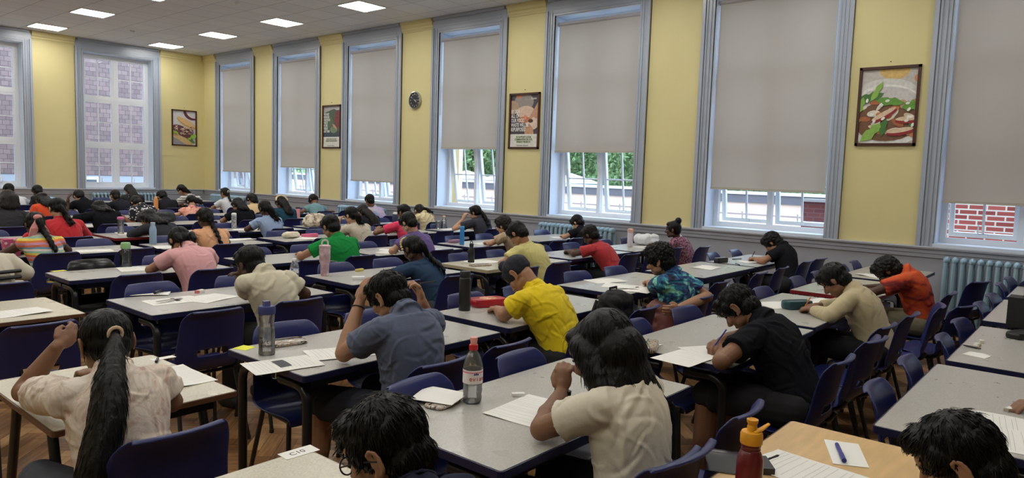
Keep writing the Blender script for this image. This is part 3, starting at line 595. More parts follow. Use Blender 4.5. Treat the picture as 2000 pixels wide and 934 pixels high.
# ------------------------------------------------------------------ chairs
def chair_meshes(m):
    prof = [(.205, .395), (.20, .425), (.17, .438), (.10, .437), (.02, .428), (-.06, .424), (-.11, .430), (-.145, .450), (-.165, .485), (-.176, .52), (-.184, .555), (-.19, .59), (-.196, .625), (-.203, .66), (-.21, .69), (-.217, .715), (-.224, .738), (-.231, .757), (-.240, .772), (-.252, .780), (-.264, .780), (-.272, .773)]
    nx = 18; V = []; n = len(prof)
    for j, (y, z) in enumerate(prof):
        if z < .45 and y > -.12: hw = .205 if y < .17 else .19
        elif z < .66 or y > -.2: hw = .205-.02*min(1, max(0, (z-.44)/.2))
        else: q = min(1, (z-.66)/.122); hw = .122+.063*math.sqrt(max(0, 1-q**2.6)); hw = hw if j < 20 else hw-.003*(j-19)
        for i in range(nx+1):
            u = -1+2*i/nx; x = u*hw
            cv = .035 if z > .46 else 0.0
            V.append((x, y+cv*u*u*(1 if z < .74 else .7), z-(.012*(1-u*u) if (y > -.1 and y < .18) else 0)+(0)))
    F = []
    for j in range(n-1):
        for i in range(nx):
            if 9 <= j <= 9 and 5 <= i < nx-5: continue
            a = j*(nx+1)+i; F.append((a, a+1, a+nx+2, a+nx+1))
    me = bpy.data.meshes.new('tmp'); me.from_pydata(V, [], F); o = bpy.data.objects.new('tmp', me); COL.objects.link(o)
    md = o.modifiers.new('s', 'SOLIDIFY'); md.thickness = .009; md.offset = 1
    ms = o.modifiers.new('b', 'SUBSURF'); ms.levels = 1
    bpy.context.view_layer.update(); dg = bpy.context.evaluated_depsgraph_get()
    shell = bpy.data.meshes.new_from_object(o.evaluated_get(dg)); bpy.data.objects.remove(o); shell.name = 'seat_shell'; shell.materials.append(m); shell.shade_smooth()
    parts = [('seat_shell', shell)]
    fr = MB()
    for sx in (-1, 1): fr.tube([(sx*.165, .16, .405), (sx*.165, -.10, .402), (sx*.165, -.15, .43), (sx*.165, -.172, .47)], .011, 8, up=(1, 0, 0))
    fr.cyl((-.165, .10, .402), (.165, .10, .402), .010); fr.cyl((-.165, -.09, .402), (.165, -.09, .402), .010)
    parts.append(('frame', fr.data('frame', M_legblack)))
    for sx in (-1, 1):
        for a, b in (((sx*.165, .15, .41), (sx*.19, .185, .012)), ((sx*.165, -.10, .41), (sx*.19, -.215, .012))):
            l = MB().tube([a, b], .0115, 10); l.cyl((b[0], b[1], 0), (b[0], b[1]+.0, .022), .0135); parts.append(('leg', l.data('leg', M_legblack)))
    return parts
CH = {'navy': chair_meshes(M_navy), 'black': chair_meshes(M_blackplastic)}
NCH = [0]
def chair(x, y, rz, label, kind='navy', group='plastic classroom chairs'):
    t = thing('plastic_chair', label, 'chair', (x, y, 0), rz, group)
    for nm, me in CH[kind]: link(nm, me, t)
    NCH[0] += 1; return t
# ------------------------------------------------------------------ table rows (x0, y0 of the near left corner)
TL = [
 # key, x0, y0, kind, W, D, description, far chairs, near chairs wanted
 ('A1', 2.74, -.03, 'navy', 1.22, .62, 'right table with the pointing hand', 2, 1),
 ('A2', 4.07, -.05, 'navy', 1.22, .62, 'right-edge table with pencil stubs', 2, 0),
 ('A3', 5.52, -.03, 'navy', 1.22, .62, 'right-edge table with black box bag', 2, 0),
 ('A4', 6.92, -.03, 'navy', 1.22, .62, 'right-edge table nearest the radiator', 2, 0),
 ('W1', 1.36, .20, 'beech', 1.22, .62, 'beech-topped foreground table', 0, 1),
 ('B0', .02, 1.19, 'tan', 1.20, .62, 'bottom-left table with sticker C10', 0, 1),
 ('B1', 1.50, 1.27, 'navy', 1.21, .63, 'foreground table with red-capped bottle', 2, 2),
 ('B2', 3.10, 1.27, 'navy', 1.20, .63, 'black polo boy table', 2, 2),
 ('B3', 4.37, 1.29, 'navy', 1.21, .62, 'teal padded pencil case table', 2, 2),
 ('B4', 5.80, 1.31, 'red', 1.20, .62, 'red-edged table on the right', 2, 2),
 ('B5', 7.12, 1.32, 'navy', 1.20, .62, 'wall table beyond the orange T-shirt', 2, 0),
 ('C0', .74, 2.47, 'wood', .62, .74, 'single desk of the long ponytail girl', 0, 0),
 ('C1', 1.64, 2.46, 'navy', 1.23, .62, 'table with navy-capped bottle', 2, 2),
 ('C2', 2.97, 2.49, 'navy', 1.20, .62, 'table with black flask and red case', 2, 2),
 ('C3', 4.46, 2.66, 'navy', 1.22, .62, 'table left of the blue tie-dye boy', 2, 2),
 ('C4', 5.84, 2.68, 'navy', 1.18, .60, 'empty shiny table with one paper', 1, 2),
 ('C5', 7.07, 2.69, 'navy', 1.20, .55, 'wall table with black box case', 2, 2),
 ('D0', .86, 4.33, 'wood', .62, .67, 'single desk at left with one paper', 0, 0),
 ('D1', 1.71, 4.04, 'navy', 1.22, .65, 'cream shirt boy table', 2, 2),
 ('D2', 3.22, 4.22, 'navy', 1.20, .62, 'tall pink tumbler table', 2, 2),
 ('D3', 4.64, 4.16, 'tan', 1.22, .62, 'tan-edged table with black bottle', 2, 2),
 ('D4', 5.97, 4.20, 'navy', 1.20, .60, 'red T-shirt boy table', 2, 2),
 ('D5', 7.25, 4.20, 'navy', 1.20, .60, 'wall table with tall white bottle', 2, 2),
 ('E0', .40, 5.70, 'wood', 1.18, .62, 'left-edge table under cream hooded top', 0, 1),
 ('E1', 1.80, 5.57, 'navy', 1.22, .52, 'green-lidded bottle table', 2, 2),
 ('E2', 3.26, 5.58, 'navy', 1.20, .62, 'green polo boy table', 2, 2),
 ('E3', 4.53, 5.53, 'navy', 1.22, .62, 'paper-strewn table behind denim girl', 2, 2),
 ('E4', 5.93, 5.52, 'navy', 1.20, .64, 'bright blue square bottle table', 2, 2),
 ('E5', 7.22, 5.60, 'navy', 1.20, .62, 'table in front of window radiator', 2, 2),
 ('F0', .40, 7.20, 'red', 1.20, .60, 'far-left red-edged table with spotted bag', 0, 0),
 ('F1', 1.85, 7.15, 'navy', 1.20, .58, 'rainbow top girl table', 2, 2),
 ('F2', 3.14, 7.12, 'navy', 1.20, .60, 'pale blue slim bottle table', 2, 2),
 ('F3', 4.52, 7.16, 'navy', 1.20, .60, 'table with pink case and tissue', 2, 2),
 ('F4', 5.88, 7.20, 'navy', 1.20, .60, 'bright pink T-shirt girl table', 2, 2),
 ('F5', 7.22, 7.15, 'navy', 1.20, .60, 'dark grey T-shirt ponytail girl table', 2, 2),
 ('G1', 1.90, 8.50, 'navy', 1.20, .62, 'red top girl table', 1, 2),
 ('G2', 3.18, 8.42, 'red', 1.22, .66, 'red-edged table with pink-lidded bottle', 2, 2),
 ('G3', 4.50, 8.48, 'navy', 1.20, .62, 'pale blue T-shirt girl table', 2, 2),
 ('G4', 5.85, 8.48, 'navy', 1.20, .62, 'table with large cream bag', 2, 2),
 ('G5', 7.20, 8.48, 'navy', 1.20, .62, 'yellow patterned top table', 1, 2),
 ('H1', 1.44, 9.96, 'red', 1.22, .62, 'charcoal top red-edged table at left', 1, 1),
 ('H2', 3.10, 9.95, 'navy', 1.22, .62, 'raised-hand person in black table', 2, 2),
 ('H3', 4.50, 9.95, 'navy', 1.20, .62, 'table of straight-haired girl in black', 2, 2),
 ('H4', 5.85, 9.95, 'navy', 1.20, .62, 'dark teal top girl table', 2, 2),
 ('H5', 7.20, 9.95, 'navy', 1.20, .62, 'pastel tie-dye boy table', 2, 2),
 ('I2', 3.07, 11.62, 'navy', 1.22, .60, 'orange top girl table', 2, 2),
 ('I3', 4.48, 11.44, 'red', 1.22, .62, 'orange carton bottle table', 2, 2),
 ('I4', 5.85, 11.45, 'navy', 1.20, .62, 'royal blue bottle table', 2, 2),
 ('I5', 7.20, 11.45, 'navy', 1.20, .62, 'head-down grey-teal pupil table', 2, 2),
 ('J2', 3.70, 13.00, 'navy', 1.20, .62, 'profile boy in black far table', 2, 2),
 ('J3', 5.00, 13.00, 'navy', 1.20, .62, 'messy-haired person far table', 2, 2),
 ('J4', 6.35, 13.00, 'navy', 1.20, .62, 'upright girl in white far table', 2, 2),
 ('K2', 3.65, 14.45, 'navy', 1.20, .62, 'far left boys table', 2, 1),
 ('K3', 5.00, 14.45, 'navy', 1.20, .62, 'table before the far-wall radiator', 2, 2),
 ('K4', 6.95, 14.60, 'navy', 1.20, .62, 'table before the striped top', 1, 1),
 ('L3', 5.70, 15.95, 'navy', 1.20, .62, 'furthest black dashed top table', 1, 1),
 ('L4', 7.05, 15.95, 'navy', 1.20, .62, 'furthest corner striped top table', 0, 1),
]
TD = {}
for k_, x0, y0, kind, W, D, desc, fc, nc in TL:
    table(k_, x0, y0, desc, kind, W, D); TD[k_] = (x0, y0, W, D, desc, fc, nc)
# ------------------------------------------------------------------ people
DG = bpy.context.evaluated_depsgraph_get
def remesh(mb, vox, sm=3, name='m', fac=.5):
    me = bpy.data.meshes.new('t'); me.from_pydata(np.vstack(mb.v).tolist(), [], mb.f)
    o = bpy.data.objects.new('t', me); COL.objects.link(o)
    r = o.modifiers.new('r', 'REMESH'); r.mode = 'VOXEL'; r.voxel_size = vox; r.adaptivity = 0
    if sm: q = o.modifiers.new('s', 'SMOOTH'); q.factor = fac; q.iterations = sm
    bpy.context.view_layer.update(); out = bpy.data.meshes.new_from_object(o.evaluated_get(DG())); bpy.data.objects.remove(o); bpy.data.meshes.remove(me)
    out.name = name; return out
def displace(me, fn, count=40):
    if isinstance(fn, tuple): return wrinkle(me, fn[1], fn[2], fn[3], count)
    n = len(me.vertices); co = np.empty(n*3, 'f'); me.vertices.foreach_get('co', co); co = co.reshape(-1, 3)
    no = np.empty(n*3, 'f'); me.vertex_normals.foreach_get('vector', no); no = no.reshape(-1, 3)
    d = np.array([fn(c) for c in co.tolist()]); co = co+no*d[:, None]; me.vertices.foreach_set('co', co.ravel().astype('f')); me.update()
def folds(amp, seed, k=1.0): return ('W', amp, seed, k)
def wrinkle(me, amp, seed, k, count):
    """cloth creases: short curved ridges laid over the surface"""
    R_ = np.random.default_rng(int(abs(seed)*1000)+11); n = len(me.vertices)
    co = np.empty(n*3, 'f'); me.vertices.foreach_get('co', co); co = co.reshape(-1, 3).astype(float); no = np.empty(n*3, 'f'); me.vertex_normals.foreach_get('vector', no); no = no.reshape(-1, 3).astype(float)
    D = np.zeros(n)
    for i in R_.integers(0, n, count):
        c = co[i]; nn = no[i]; d = R_.normal(size=3)*np.array([1, .8, .55])+np.array([np.sign(c[0])*.5, 0, .5*R_.choice([-1, 1])]); d -= nn*(d@nn); d /= np.linalg.norm(d)+1e-9; q = np.cross(nn, d)
        L = R_.uniform(.03, .10)/k; w = R_.uniform(.005, .013)/k; a = R_.uniform(.35, 1)*(1 if R_.random() < .7 else -.8)
        P = co-c; t = P@d; v = P@q-(t*t)*R_.uniform(-6, 6)-.006*np.sin(t*R_.uniform(20, 40)); z = P@nn
        D += a*np.exp(-(t/L)**2-(z/.045)**2)*(np.exp(-(v/w)**2)-.55*np.exp(-((v-w*1.6)/(w*1.4))**2))
    D = np.clip(D, -1.3, 1.3)*amp
    lo = np.array([noise.noise((x*4+seed, y*4, z*4)) for x, y, z in co.tolist()]); D += lo*amp*.6
    co = co+no*D[:, None]; me.vertices.foreach_set('co', co.ravel().astype('f')); me.update()
class HF:  # head frame
    def __init__(s, c, F, pitch, yaw, sc=1):
        a = math.radians(yaw); F = rmat(a)@F; R = np.array([F[1], -F[0], 0]); p = math.radians(pitch)
        s.f = F*math.cos(p)-np.array([0, 0, 1])*math.sin(p); s.r = R; s.u = np.cross(s.r, s.f); s.c = np.asarray(c, float); s.k = sc
    def __call__(s, r, f, u): return s.c+s.k*(s.r*r+s.f*f+s.u*u)
    @property
    def ax(s): return np.array([s.r, s.f, s.u])
def head_prims(mb, h, det):
    A = h.ax; k = h.k
    E = lambda p, r: mb.ell(h(*p), np.array(r)*k, A)
    E((0, -.004, .012), (.071, .086, .078)); E((0, .028, -.045), (.056, .056, .060)); E((0, .052, -.088), (.030, .026, .022))
    E((0, .066, .022), (.050, .020, .024)); E((0, .076, -.072), (.021, .012, .010))
    for sx in (-1, 1): E((sx*.034, .058, -.035), (.024, .022, .026)); E((sx*.043, .012, -.070), (.018, .038, .022))
    mb.cap(h(0, .083, -.004), h(0, .102, -.036), .008*k, .0115*k); E((0, .092, -.042), (.016, .012, .009))
    for sx in (-1, 1):
        c = h(sx*.076, -.010, -.022)
        if det == 'near':
            pts = [h(sx*(.072+.012*math.sin(max(0, a_))), -.012-.018*math.cos(math.radians(t_))*-1*0+.017*math.cos(math.radians(t_)), -.020+.030*math.sin(math.radians(t_))) for t_, a_ in ((-70, 0), (-110, .3), (-150, .8), (180, 1.0), (150, 1.1), (120, 1.1), (90, 1), (60, .7), (30, .3))]
            mb.tube(pts, [.005*k]*9, 8); mb.ell(h(sx*.076, -.012, -.020), (.0045*k, .014*k, .026*k), A); mb.ell(h(sx*.074, -.002, -.046), (.006*k, .009*k, .010*k), A)
        else: mb.ell(c, (.009*k, .016*k, .028*k), A)
def hand(mb, W, d, pn, side, curl, k):
    """W wrist, d forearm direction, pn = direction the palm faces, side=+1 thumb towards cross(d,pn)"""
    d = nrm(d); pn = nrm(pn-d*(np.asarray(pn)@d)); s = np.cross(d, pn)*side
    mb.ell(W+d*.040*k, np.array((.034, .043, .014))*k, np.array([s, d, pn]))
    mb.cap(W-d*.01, W+d*.03*k, .021*k, .02*k)
    for i, L in zip((1.5, .5, -.5, -1.5), (.92, 1.0, .95, .76)):
        b = W+d*.070*k+s*i*.0172*k; c1 = curl*.8+.1*abs(i-.5); e1 = b+(d*math.cos(c1)+pn*math.sin(c1))*.033*L*k; c2 = c1+curl; e2 = e1+(d*math.cos(c2)+pn*math.sin(c2))*.022*L*k
        c3 = c2+curl*.8; e3 = e2+(d*math.cos(c3)+pn*math.sin(c3))*.017*L*k
        mb.cap(b, e1, .0088*k, .0080*k); mb.cap(e1, e2, .0080*k, .0074*k); mb.cap(e2, e3, .0074*k, .0064*k)
    t0 = W+d*.020*k+s*.026*k; t1 = t0+(d*.8+s*.5+pn*.4)*.030*k; t2 = t1+(d*.9+s*-.1+pn*.5*curl)*.028*k
    mb.cap(t0, t1, .0115*k, .0095*k); mb.cap(t1, t2, .0095*k, .0078*k)
    return W+d*.085*k+pn*.02*k+s*.01*k
def ik(S, T, l1, l2, pole):
    v = T-S; d = np.linalg.norm(v)
    if d > (l1+l2)*.995: f = d/((l1+l2)*.995); l1 *= f; l2 *= f
    u = v/d; a = (l1*l1-l2*l2+d*d)/(2*d); hh = math.sqrt(max(0, l1*l1-a*a)); p = pole-u*(pole@u); return S+u*a+nrm(p)*hh
def hair_mesh(kind, h, det, P, vox, local_back, opt, drape):
    A = h.ax; k = h.k; mb = MB(); E = lambda p, r: mb.ell(h(*p), np.array(r)*k, A)
    tufts = dict(near=2400 if kind in ('short', 'curly') else 1000, mid=260, far=60)[det]; tl = .035; amp = .0035; drops = []
    g = np.array([0, 0, -1.0]); back = local_back
    if kind in ('short', 'curly', 'crop'):
        e = .006 if kind == 'short' else (.013 if kind == 'curly' else .001)
        E((0, -.012, .022), (.078+e, .090+e, .080+e)); E((0, -.042, -.036), (.064+e*.6, .052+e, .064)); E((0, .050, .062), (.056+e, .036+e, .030+e))
        for sx in (-1, 1): E((sx*.066, .018, .018), (.014+e, .030, .036))
        amp = .009 if kind == 'curly' else .004; tl = .022 if kind == 'curly' else .035
        if kind == 'short' and opt.get('fringe', 1): E((0, .076, .036), (.050, .018, .026)); E((.03, .070, .03), (.03, .02, .02))
    elif kind == 'patka':
        E((0, -.008, .024), (.084, .096, .082)); E((0, .06, .05), (.052, .035, .03)); E((0, .035, .105), (.034, .034, .032)); tufts = 0; amp = .0012
    else:
        E((0, -.012, .020), (.080, .092, .082)); E((0, -.045, -.020), (.070, .054, .062)); E((0, .045, .060), (.060, .038, .030))
        for sx in (-1, 1): E((sx*.062, .008, .008), (.018, .040, .048))
        tl = .06
    tail = None
    if kind in ('ponytail', 'braid', 'braids2'):
        L = opt.get('L', .30); a0 = h(0, -.088, opt.get('tu', .01))
        n = 14; pts = drape(a0, L, n, opt.get('side', 0.0), .022)
        w = opt.get('w', .030)
        if kind == 'ponytail':
            rs = [.016]+[w*(.24+.86*math.sin(math.pi*min(1, (i/n)**.85*.80)))*(1 if i < n-1 else .5) for i in range(1, n+1)]
            mb.tube(pts, np.array(rs)*k, 14, asp=.62, up=h.r)
            for q_ in range(5): # loose strands at the end of the tail
                a = q_/4-.5; mb.tube([pts[-3]+opt['R']*a*w*1.2, pts[-1]+opt['R']*a*w*1.6, pts[-1]+g*(.03+.03*abs(math.sin(q_*3)))+opt['R']*a*w*1.8], [.012, .009, .003], 6)
        else:
            for sxx in ((0,) if kind == 'braid' else (-1, 1)):
                off = opt['R']*sxx*.055
                for i, q in enumerate(pts[1:]):
                    nxt = pts[min(i+2, len(pts)-1)]; mid = (q+nxt)/2; wv = w*(1-.035*i)
                    mb.ell(off+q+opt['R']*.009*(-1)**i, (wv*.62, wv*.55, wv*.8), low=det == 'far'); mb.ell(off+mid-opt['R']*.009*(-1)**i, (wv*.62, wv*.55, wv*.8), low=det == 'far')
                mb.tube([off+pts[-1], off+pts[-1]+g*.05+back*.005], [w*.4, w*.15], 8)
        tail = (a0, pts); amp = .0022
    if kind == 'bun':
        E((0, -.066, .100), (.046, .042, .042)); amp = .002; tufts = 20
    if kind in ('long', 'bob'):
        L = opt.get('L', .30); W0 = opt.get('w', .085); n = 12
        pts = drape(h(0, -.062, .0), L, n, opt.get('side', 0.0), .012)
        if kind == 'bob': a_ = h(0, -.055, .0); pts = [a_+g*L*i/n+back*.62*L*(i/n) for i in range(n+1)]
        for i, q in enumerate(pts):
            t = i/(len(pts)-1); d_ = nrm(pts[min(i+1, len(pts)-1)]-pts[max(i-1, 0)]); w = (.078+(W0-.078)*t)*k
            mb.ell(q, (w*(1-.25*(t > .93)), opt.get('dp', .040)*k*(1-.35*t), .04*k), np.array([opt['R'], nrm(np.cross(d_, opt['R'])), d_]))
        for sx in (-1, 1):
            m_ = 8 if kind == 'bob' else 5
            if kind == 'bob' and sx < 0: E((0, -.050, .030), (.090, .078, .080)); E((0, -.075, -.03), (.095, .07, .08))
            for i in range(m_):
                t = i/(m_-1); q = h(sx*.064, .005, .015)*(1-t)+(pts[int(t*.75*n)]+opt['R']*sx*(W0-.03)*k-back*.02)*t; mb.ell(q, (.026*k, .050*k*(1-.3*t), .040*k))
        for q_ in range(9):
            a = q_/8-.5; e_ = pts[-1]+opt['R']*a*W0*1.7*k; d_ = nrm(pts[-1]-pts[-2]); mb.tube([pts[-2]+opt['R']*a*W0*1.6*k, e_, e_+d_*(.02+.025*abs(math.sin(q_*2.3)))], [.016, .012, .004], 6)
        tl = .055; amp = .0014 if kind == 'bob' else .0025
    me = remesh(mb, vox*1.1, 1 if kind == 'curly' else (14 if kind == 'bob' else 5 if kind == 'long' else 3), 'hair', .4 if kind != 'bob' else .5)
    sd = random.random()*50
    if kind == 'curly': fn = lambda c: amp*(noise.noise((c[0]*55+sd, c[1]*55, c[2]*55))+.5*noise.noise((c[0]*120, c[1]*120+sd, c[2]*120)))
    elif kind == 'patka': fn = lambda c: .003*noise.noise((c[0]*10, c[1]*10, c[2]*60+sd))
    else: fn = lambda c: amp*(noise.noise((c[0]*45+sd, c[1]*45, c[2]*14))+.6*noise.noise((c[0]*110+sd, c[1]*110, c[2]*22)))
    displace(me, fn)
    if tufts:
        n = len(me.vertices); co = np.empty(n*3, 'f'); me.vertices.foreach_get('co', co); co = co.reshape(-1, 3); no = np.empty(n*3, 'f'); me.vertex_normals.foreach_get('vector', no); no = no.reshape(-1, 3)
        cr = h(0, -.03, .095); pick = rng.integers(0, n, tufts); tb = MB(); V = []; F = []
        hp = np.array([len(p.vertices) for p in me.polygons[:1]])
        for i in pick:
            p = co[i]; q = no[i]; fl = p-cr; rel = (p-h.c)@h.u
            if rel < -.03*k or kind in ('long', 'bob', 'ponytail', 'braid'): fl = fl*.35+g*(.05 if rel > -.03 else .5)
            if kind == 'short' and (p-h.c)@h.f > .02: fl = fl+h.f*.06-h.u*.02
            fl = fl+rng.normal(size=3)*(.09 if kind == 'curly' else .003 if kind in ('long', 'bob', 'ponytail') else .008); fl = fl-q*(fl@q); fl = nrm(fl); L_ = tl*rng.uniform(.5, 1.15)*k; sdv = np.cross(fl, q); b = p-q*.0015; r_ = rng.uniform(.0010, .0022)*(1 if det == 'near' else 1.5)
            K = len(V)
            for t_, rr_, up in ((0, .4, 0), (.4, 1, .0022), (.75, .7, .002), (1, .08, .001 if kind != 'curly' else .006)):
                cpt = b+fl*L_*t_+q*up+(-q)*(L_*t_)**2*(4.5 if rel > -.02 else .5)
                V += [cpt+sdv*r_*rr_, cpt-sdv*r_*rr_, cpt+q*r_*.8*rr_]
            for s_ in range(3):
                for e_ in range(3): F.append((K+s_*3+e_, K+s_*3+(e_+1) % 3, K+s_*3+3+(e_+1) % 3, K+s_*3+3+e_))
        fc = [tuple(p.vertices) for p in me.polygons]
        m2 = bpy.data.meshes.new('hair'); m2.from_pydata(np.vstack([co, np.array(V)]).tolist(), [], fc+[tuple(int(a)+n for a in f) for f in F]); bpy.data.meshes.remove(me); me = m2
    me.shade_smooth(); return me, tail
PEOPLE = {}
def person(key, label, head, y0, hx=None, hy=None, s=1.0, yaw=0, pitch=42, hyaw=0, skin='tan', hair='short', hopt=None, shirt=None, sleeve='short', bottom=None, legs='long', la=None, ra=None, det='mid', ex=(), hsc=None, col=None, tuck=0, seat=True, hairm=None, elb=.745, fold=None, neck=1, noarm=()):
    head = np.asarray(head, float); hx = head[0]+.02 if hx is None else hx; hy = y0-.17 if hy is None else hy
    root = thing('person', label, 'person', (hx, hy, 0), 0, 'pupils seated at the tables'); O = np.array([hx, hy, 0.0])
    PEOPLE[key] = (hx, hy, y0)
    a = math.radians(yaw); F = np.array([-math.sin(a), math.cos(a), 0]); R = np.array([math.cos(a), math.sin(a), 0]); U = np.array([0, 0, 1.0])
    vox = dict(near=.0046, mid=.0072, far=.0105)[det]; low = det != 'near'
    P = np.array([0, 0, .515]); Hc = head-O; hs = hsc or (.97+.25*(s-1)); h = HF(Hc, F, pitch, hyaw, hs)
    v = Hc-P; d = np.linalg.norm(v); u = v/d; L1, L2 = .380*s, .128*s; b = -F*.9+U*.55; b = nrm(b-u*(b@u))
    if d > L1+L2: N = P+u*L1*d/(L1+L2)
    else: q = (L1*L1-L2*L2+d*d)/(2*d); N = P+u*q+b*math.sqrt(max(0, L1*L1-q*q))
    Mid = (P+N)/2+b*.035
    def B(t): return (1-t)**2*P+2*t*(1-t)*Mid+t*t*N
    def Bt(t): return nrm(2*(1-t)*(Mid-P)+2*t*(N-Mid))
    body = MB(); sh = MB(); bt = MB()
    prof = [(0, .130, .100), (.14, .122, .096), (.3, .112, .088), (.45, .118, .090), (.6, .130, .095), (.75, .138, .092), (.88, .125, .078), (.97, .085, .058)]
    infl = .012
    def torso(mb, inf, t0):
        V = []; F_ = []; m_ = 24; ts = list(np.linspace(t0, .98, 16)); rows = []
        pt, pw, pd = [q[0] for q in prof], [q[1] for q in prof], [q[2] for q in prof]
        for t in ts:
            T_ = Bt(max(t, 0)); D_ = np.cross(T_, R); c = B(t) if t >= 0 else B(0)+Bt(0)*t*.42*s; w = float(np.interp(t, pt, pw))+inf; dd = float(np.interp(t, pt, pd))+inf; rows.append([c, D_, w*s, dd*s])
        for _ in range(2):
            for j in range(1, len(rows)-1): rows[j][2] = (rows[j-1][2]+2*rows[j][2]+rows[j+1][2])/4; rows[j][3] = (rows[j-1][3]+2*rows[j][3]+rows[j+1][3])/4
        for c, D_, w, dd in rows:
            for i in range(m_):
                a_ = 2*math.pi*i/m_; ca_, sa_ = math.cos(a_), math.sin(a_); V.append(c+R*math.copysign(abs(ca_)**.85, ca_)*w+D_*math.copysign(abs(sa_)**.85, sa_)*dd)
        for j in range(len(rows)-1):
            for i in range(m_): F_.append((j*m_+i, j*m_+(i+1) % m_, (j+1)*m_+(i+1) % m_, (j+1)*m_+i))
        F_ += [tuple(range(m_))[::-1], tuple(range((len(rows)-1)*m_, len(rows)*m_))]; mb.add(np.array(V), F_)
    torso(body, 0, -.05); body.ell(P, (.128*s, .10*s, .08*s), np.array([R, F, U]), low=low); torso(sh, infl, -.10)
    T1 = Bt(.9); SHL = {}; nd = nrm(h(0, -.018, -.055)-N); sh.cap(N-T1*.06, N+nd*.010*s, .084*s, .056*s); sh.cyl(N-nd*.02, N+nd*.020*s, .068*s, .0575*s, 20)
    body.cap(N-T1*.02, h(0, -.018, -.055), .046*s, .046*s); body.cap(N-T1*.02, N-T1*.06+F*.02, .046*s, .055*s)
    for sd in (-1, 1):
        S = B(.86)+R*sd*.130*s+F*.012; SHL[sd] = S
        body.cap(N-T1*.035, S, .047*s, .044*s, low); sh.cap(N-T1*.045, S, (.045+.014)*s, (.044+.014)*s)
        spec = (la if sd < 0 else ra) or {}
        e = y0-hy
        T = spec.get('T'); 
        if T is None: r_, f_, z_ = spec.get('t', (-.13 if sd < 0 else .09, e+.16, .742)); T = R*r_+F*f_+U*z_+ (Hc-P)@R*R*.6
        else: T = np.asarray(T, float)-O
        if spec.get('E') is not None: E = np.asarray(spec['E'], float)-O
        else:
            pole = spec.get('pole'); pole = R*sd*.55-U*.75 if pole is None else R*pole[0]+F*pole[1]+U*pole[2]
            E = ik(S, T, .25*s, .215*s, pole)
            if E@F > e-.03 and E[2] < elb+.0: E = E.copy(); E[2] = elb
        body.cap(S, E, .044*s, .035*s, low); body.cap(E, E+(T-E)*.35, .036*s, .036*s, low); body.cap(E+(T-E)*.3, T, .036*s, .022*s, low)
        pn = spec.get('pn', (0, 0, -1)); pn = R*pn[0]+F*pn[1]+U*pn[2]
        tip = hand(body, T, spec.get('d', None) if spec.get('d', None) is not None else (T-E)*np.array([1, 1, .4]), pn, -sd if True else sd, spec.get('curl', .75), s*.95)
        if spec.get('pen'):
            pdv = nrm(spec.get('pd', (.25*sd, -.45, .85))); pdv = R*pdv[0]+F*pdv[1]+U*pdv[2]; ptip = tip-pdv*.035
            pc = MATS[spec['pen']]
            po = thing('pencil' if 'pencil' in spec['pen'] else 'pen', spec.get('penl', 'thin %s held by the writer: %s' % (spec['pen'].replace('_', ' '), label[:30])), 'pen', tuple(O+ptip)); MB().cyl((0, 0, 0), pdv*.012, .0008, .0034, 8).cyl(pdv*.012, pdv*.15, .0037, n=8).build('barrel', pc, po)
        # sleeves
        if sleeve == 'short': q = S+(E-S)*.62; sh.cyl(S-(E-S)*.05, q, .056*s, .060*s, 18)
        elif sleeve == 'cap': q = S+(E-S)*.28; sh.cyl(S-(E-S)*.05, q, .056*s, .058*s, 18)
        elif sleeve == 'long': sh.cap(S, E, .057*s, .049*s); sh.cap(E, T-(T-E)*.28, .049*s, .040*s); sh.cyl(T-(T-E)*.3, T-(T-E)*.10, .038*s, .034*s, 16)
        # legs
        hj = P+R*sd*.078*s; lx = spec.get('leg', (0, 0)); Kn = hj+F*(.36*s+lx[1])+R*(sd*.035+lx[0]); Kn[2] = .50 if legs != 'stand' else .5; An = Kn+F*(.03+lx[1]*.3)*1.0; An[2] = .085
        body.cap(hj, Kn, .074*s, .052*s, low); body.cap(Kn, (Kn+An)/2+F*-.01, .050*s, .050*s, low); body.cap((Kn+An)/2+F*-.01, An, .048*s, .030*s, low); body.cap(An, An+F*.11-U*.05, .03*s, .024*s, low)
        bt.cap(hj, Kn, .088*s, .066*s)
        if legs == 'long': bt.cap(Kn, (Kn+An)/2, .066*s, .060*s); bt.cyl((Kn+An)/2, An+U*.0, .062*s, .054*s, 16)
        else: bt.cyl(hj+(Kn-hj)*.5, hj+(Kn-hj)*.93, .078*s, .074*s, 18)
        sb = MB(); c = An+F*.045; c[2] = .038; sb.ell(c, (.042*s, .125*s, .045), np.array([R, F, U])); sb.ell(An+U*-.01, (.040*s, .045*s, .05), np.array([R, F, U])); c2 = c.copy(); c2[2] = .012; sb.ell(c2, (.043*s, .127*s, .016), np.array([R, F, U]))
        me = remesh(sb, .009, 2, 'shoe'); me.materials.append(MATS.get('shoe_dark')); co = np.empty(len(me.vertices)*3, 'f'); me.vertices.foreach_get('co', co); co = co.reshape(-1, 3); co[:, 2] = np.maximum(co[:, 2], .002); me.vertices.foreach_set('co', co.ravel()); me.shade_smooth(); link('shoe', me, root)
    bt.ell(P, (.148*s, .118*s, .09*s), np.array([R, F, U]))
    head_prims(body, h, det)
    me = remesh(body, vox, 3, 'body', .45); me.materials.append(M_skin[skin]); me.shade_smooth(); link('body', me, root)
    me = remesh(bt, vox*1.5, 3, 'trousers'); me.materials.append(bottom); displace(me, folds(.004, hx, .8)); me.shade_smooth(); link('trousers' if legs == 'long' else 'shorts', me, root)
    me = remesh(sh, vox*1.2, 5, 'shirt'); me.materials.append(shirt); fa = fold or dict(near=.0065, mid=.006, far=.005)[det]; displace(me, folds(fa, hx*3+hy), dict(near=130, mid=80, far=30)[det]); me.shade_smooth(); link('shirt', me, root)
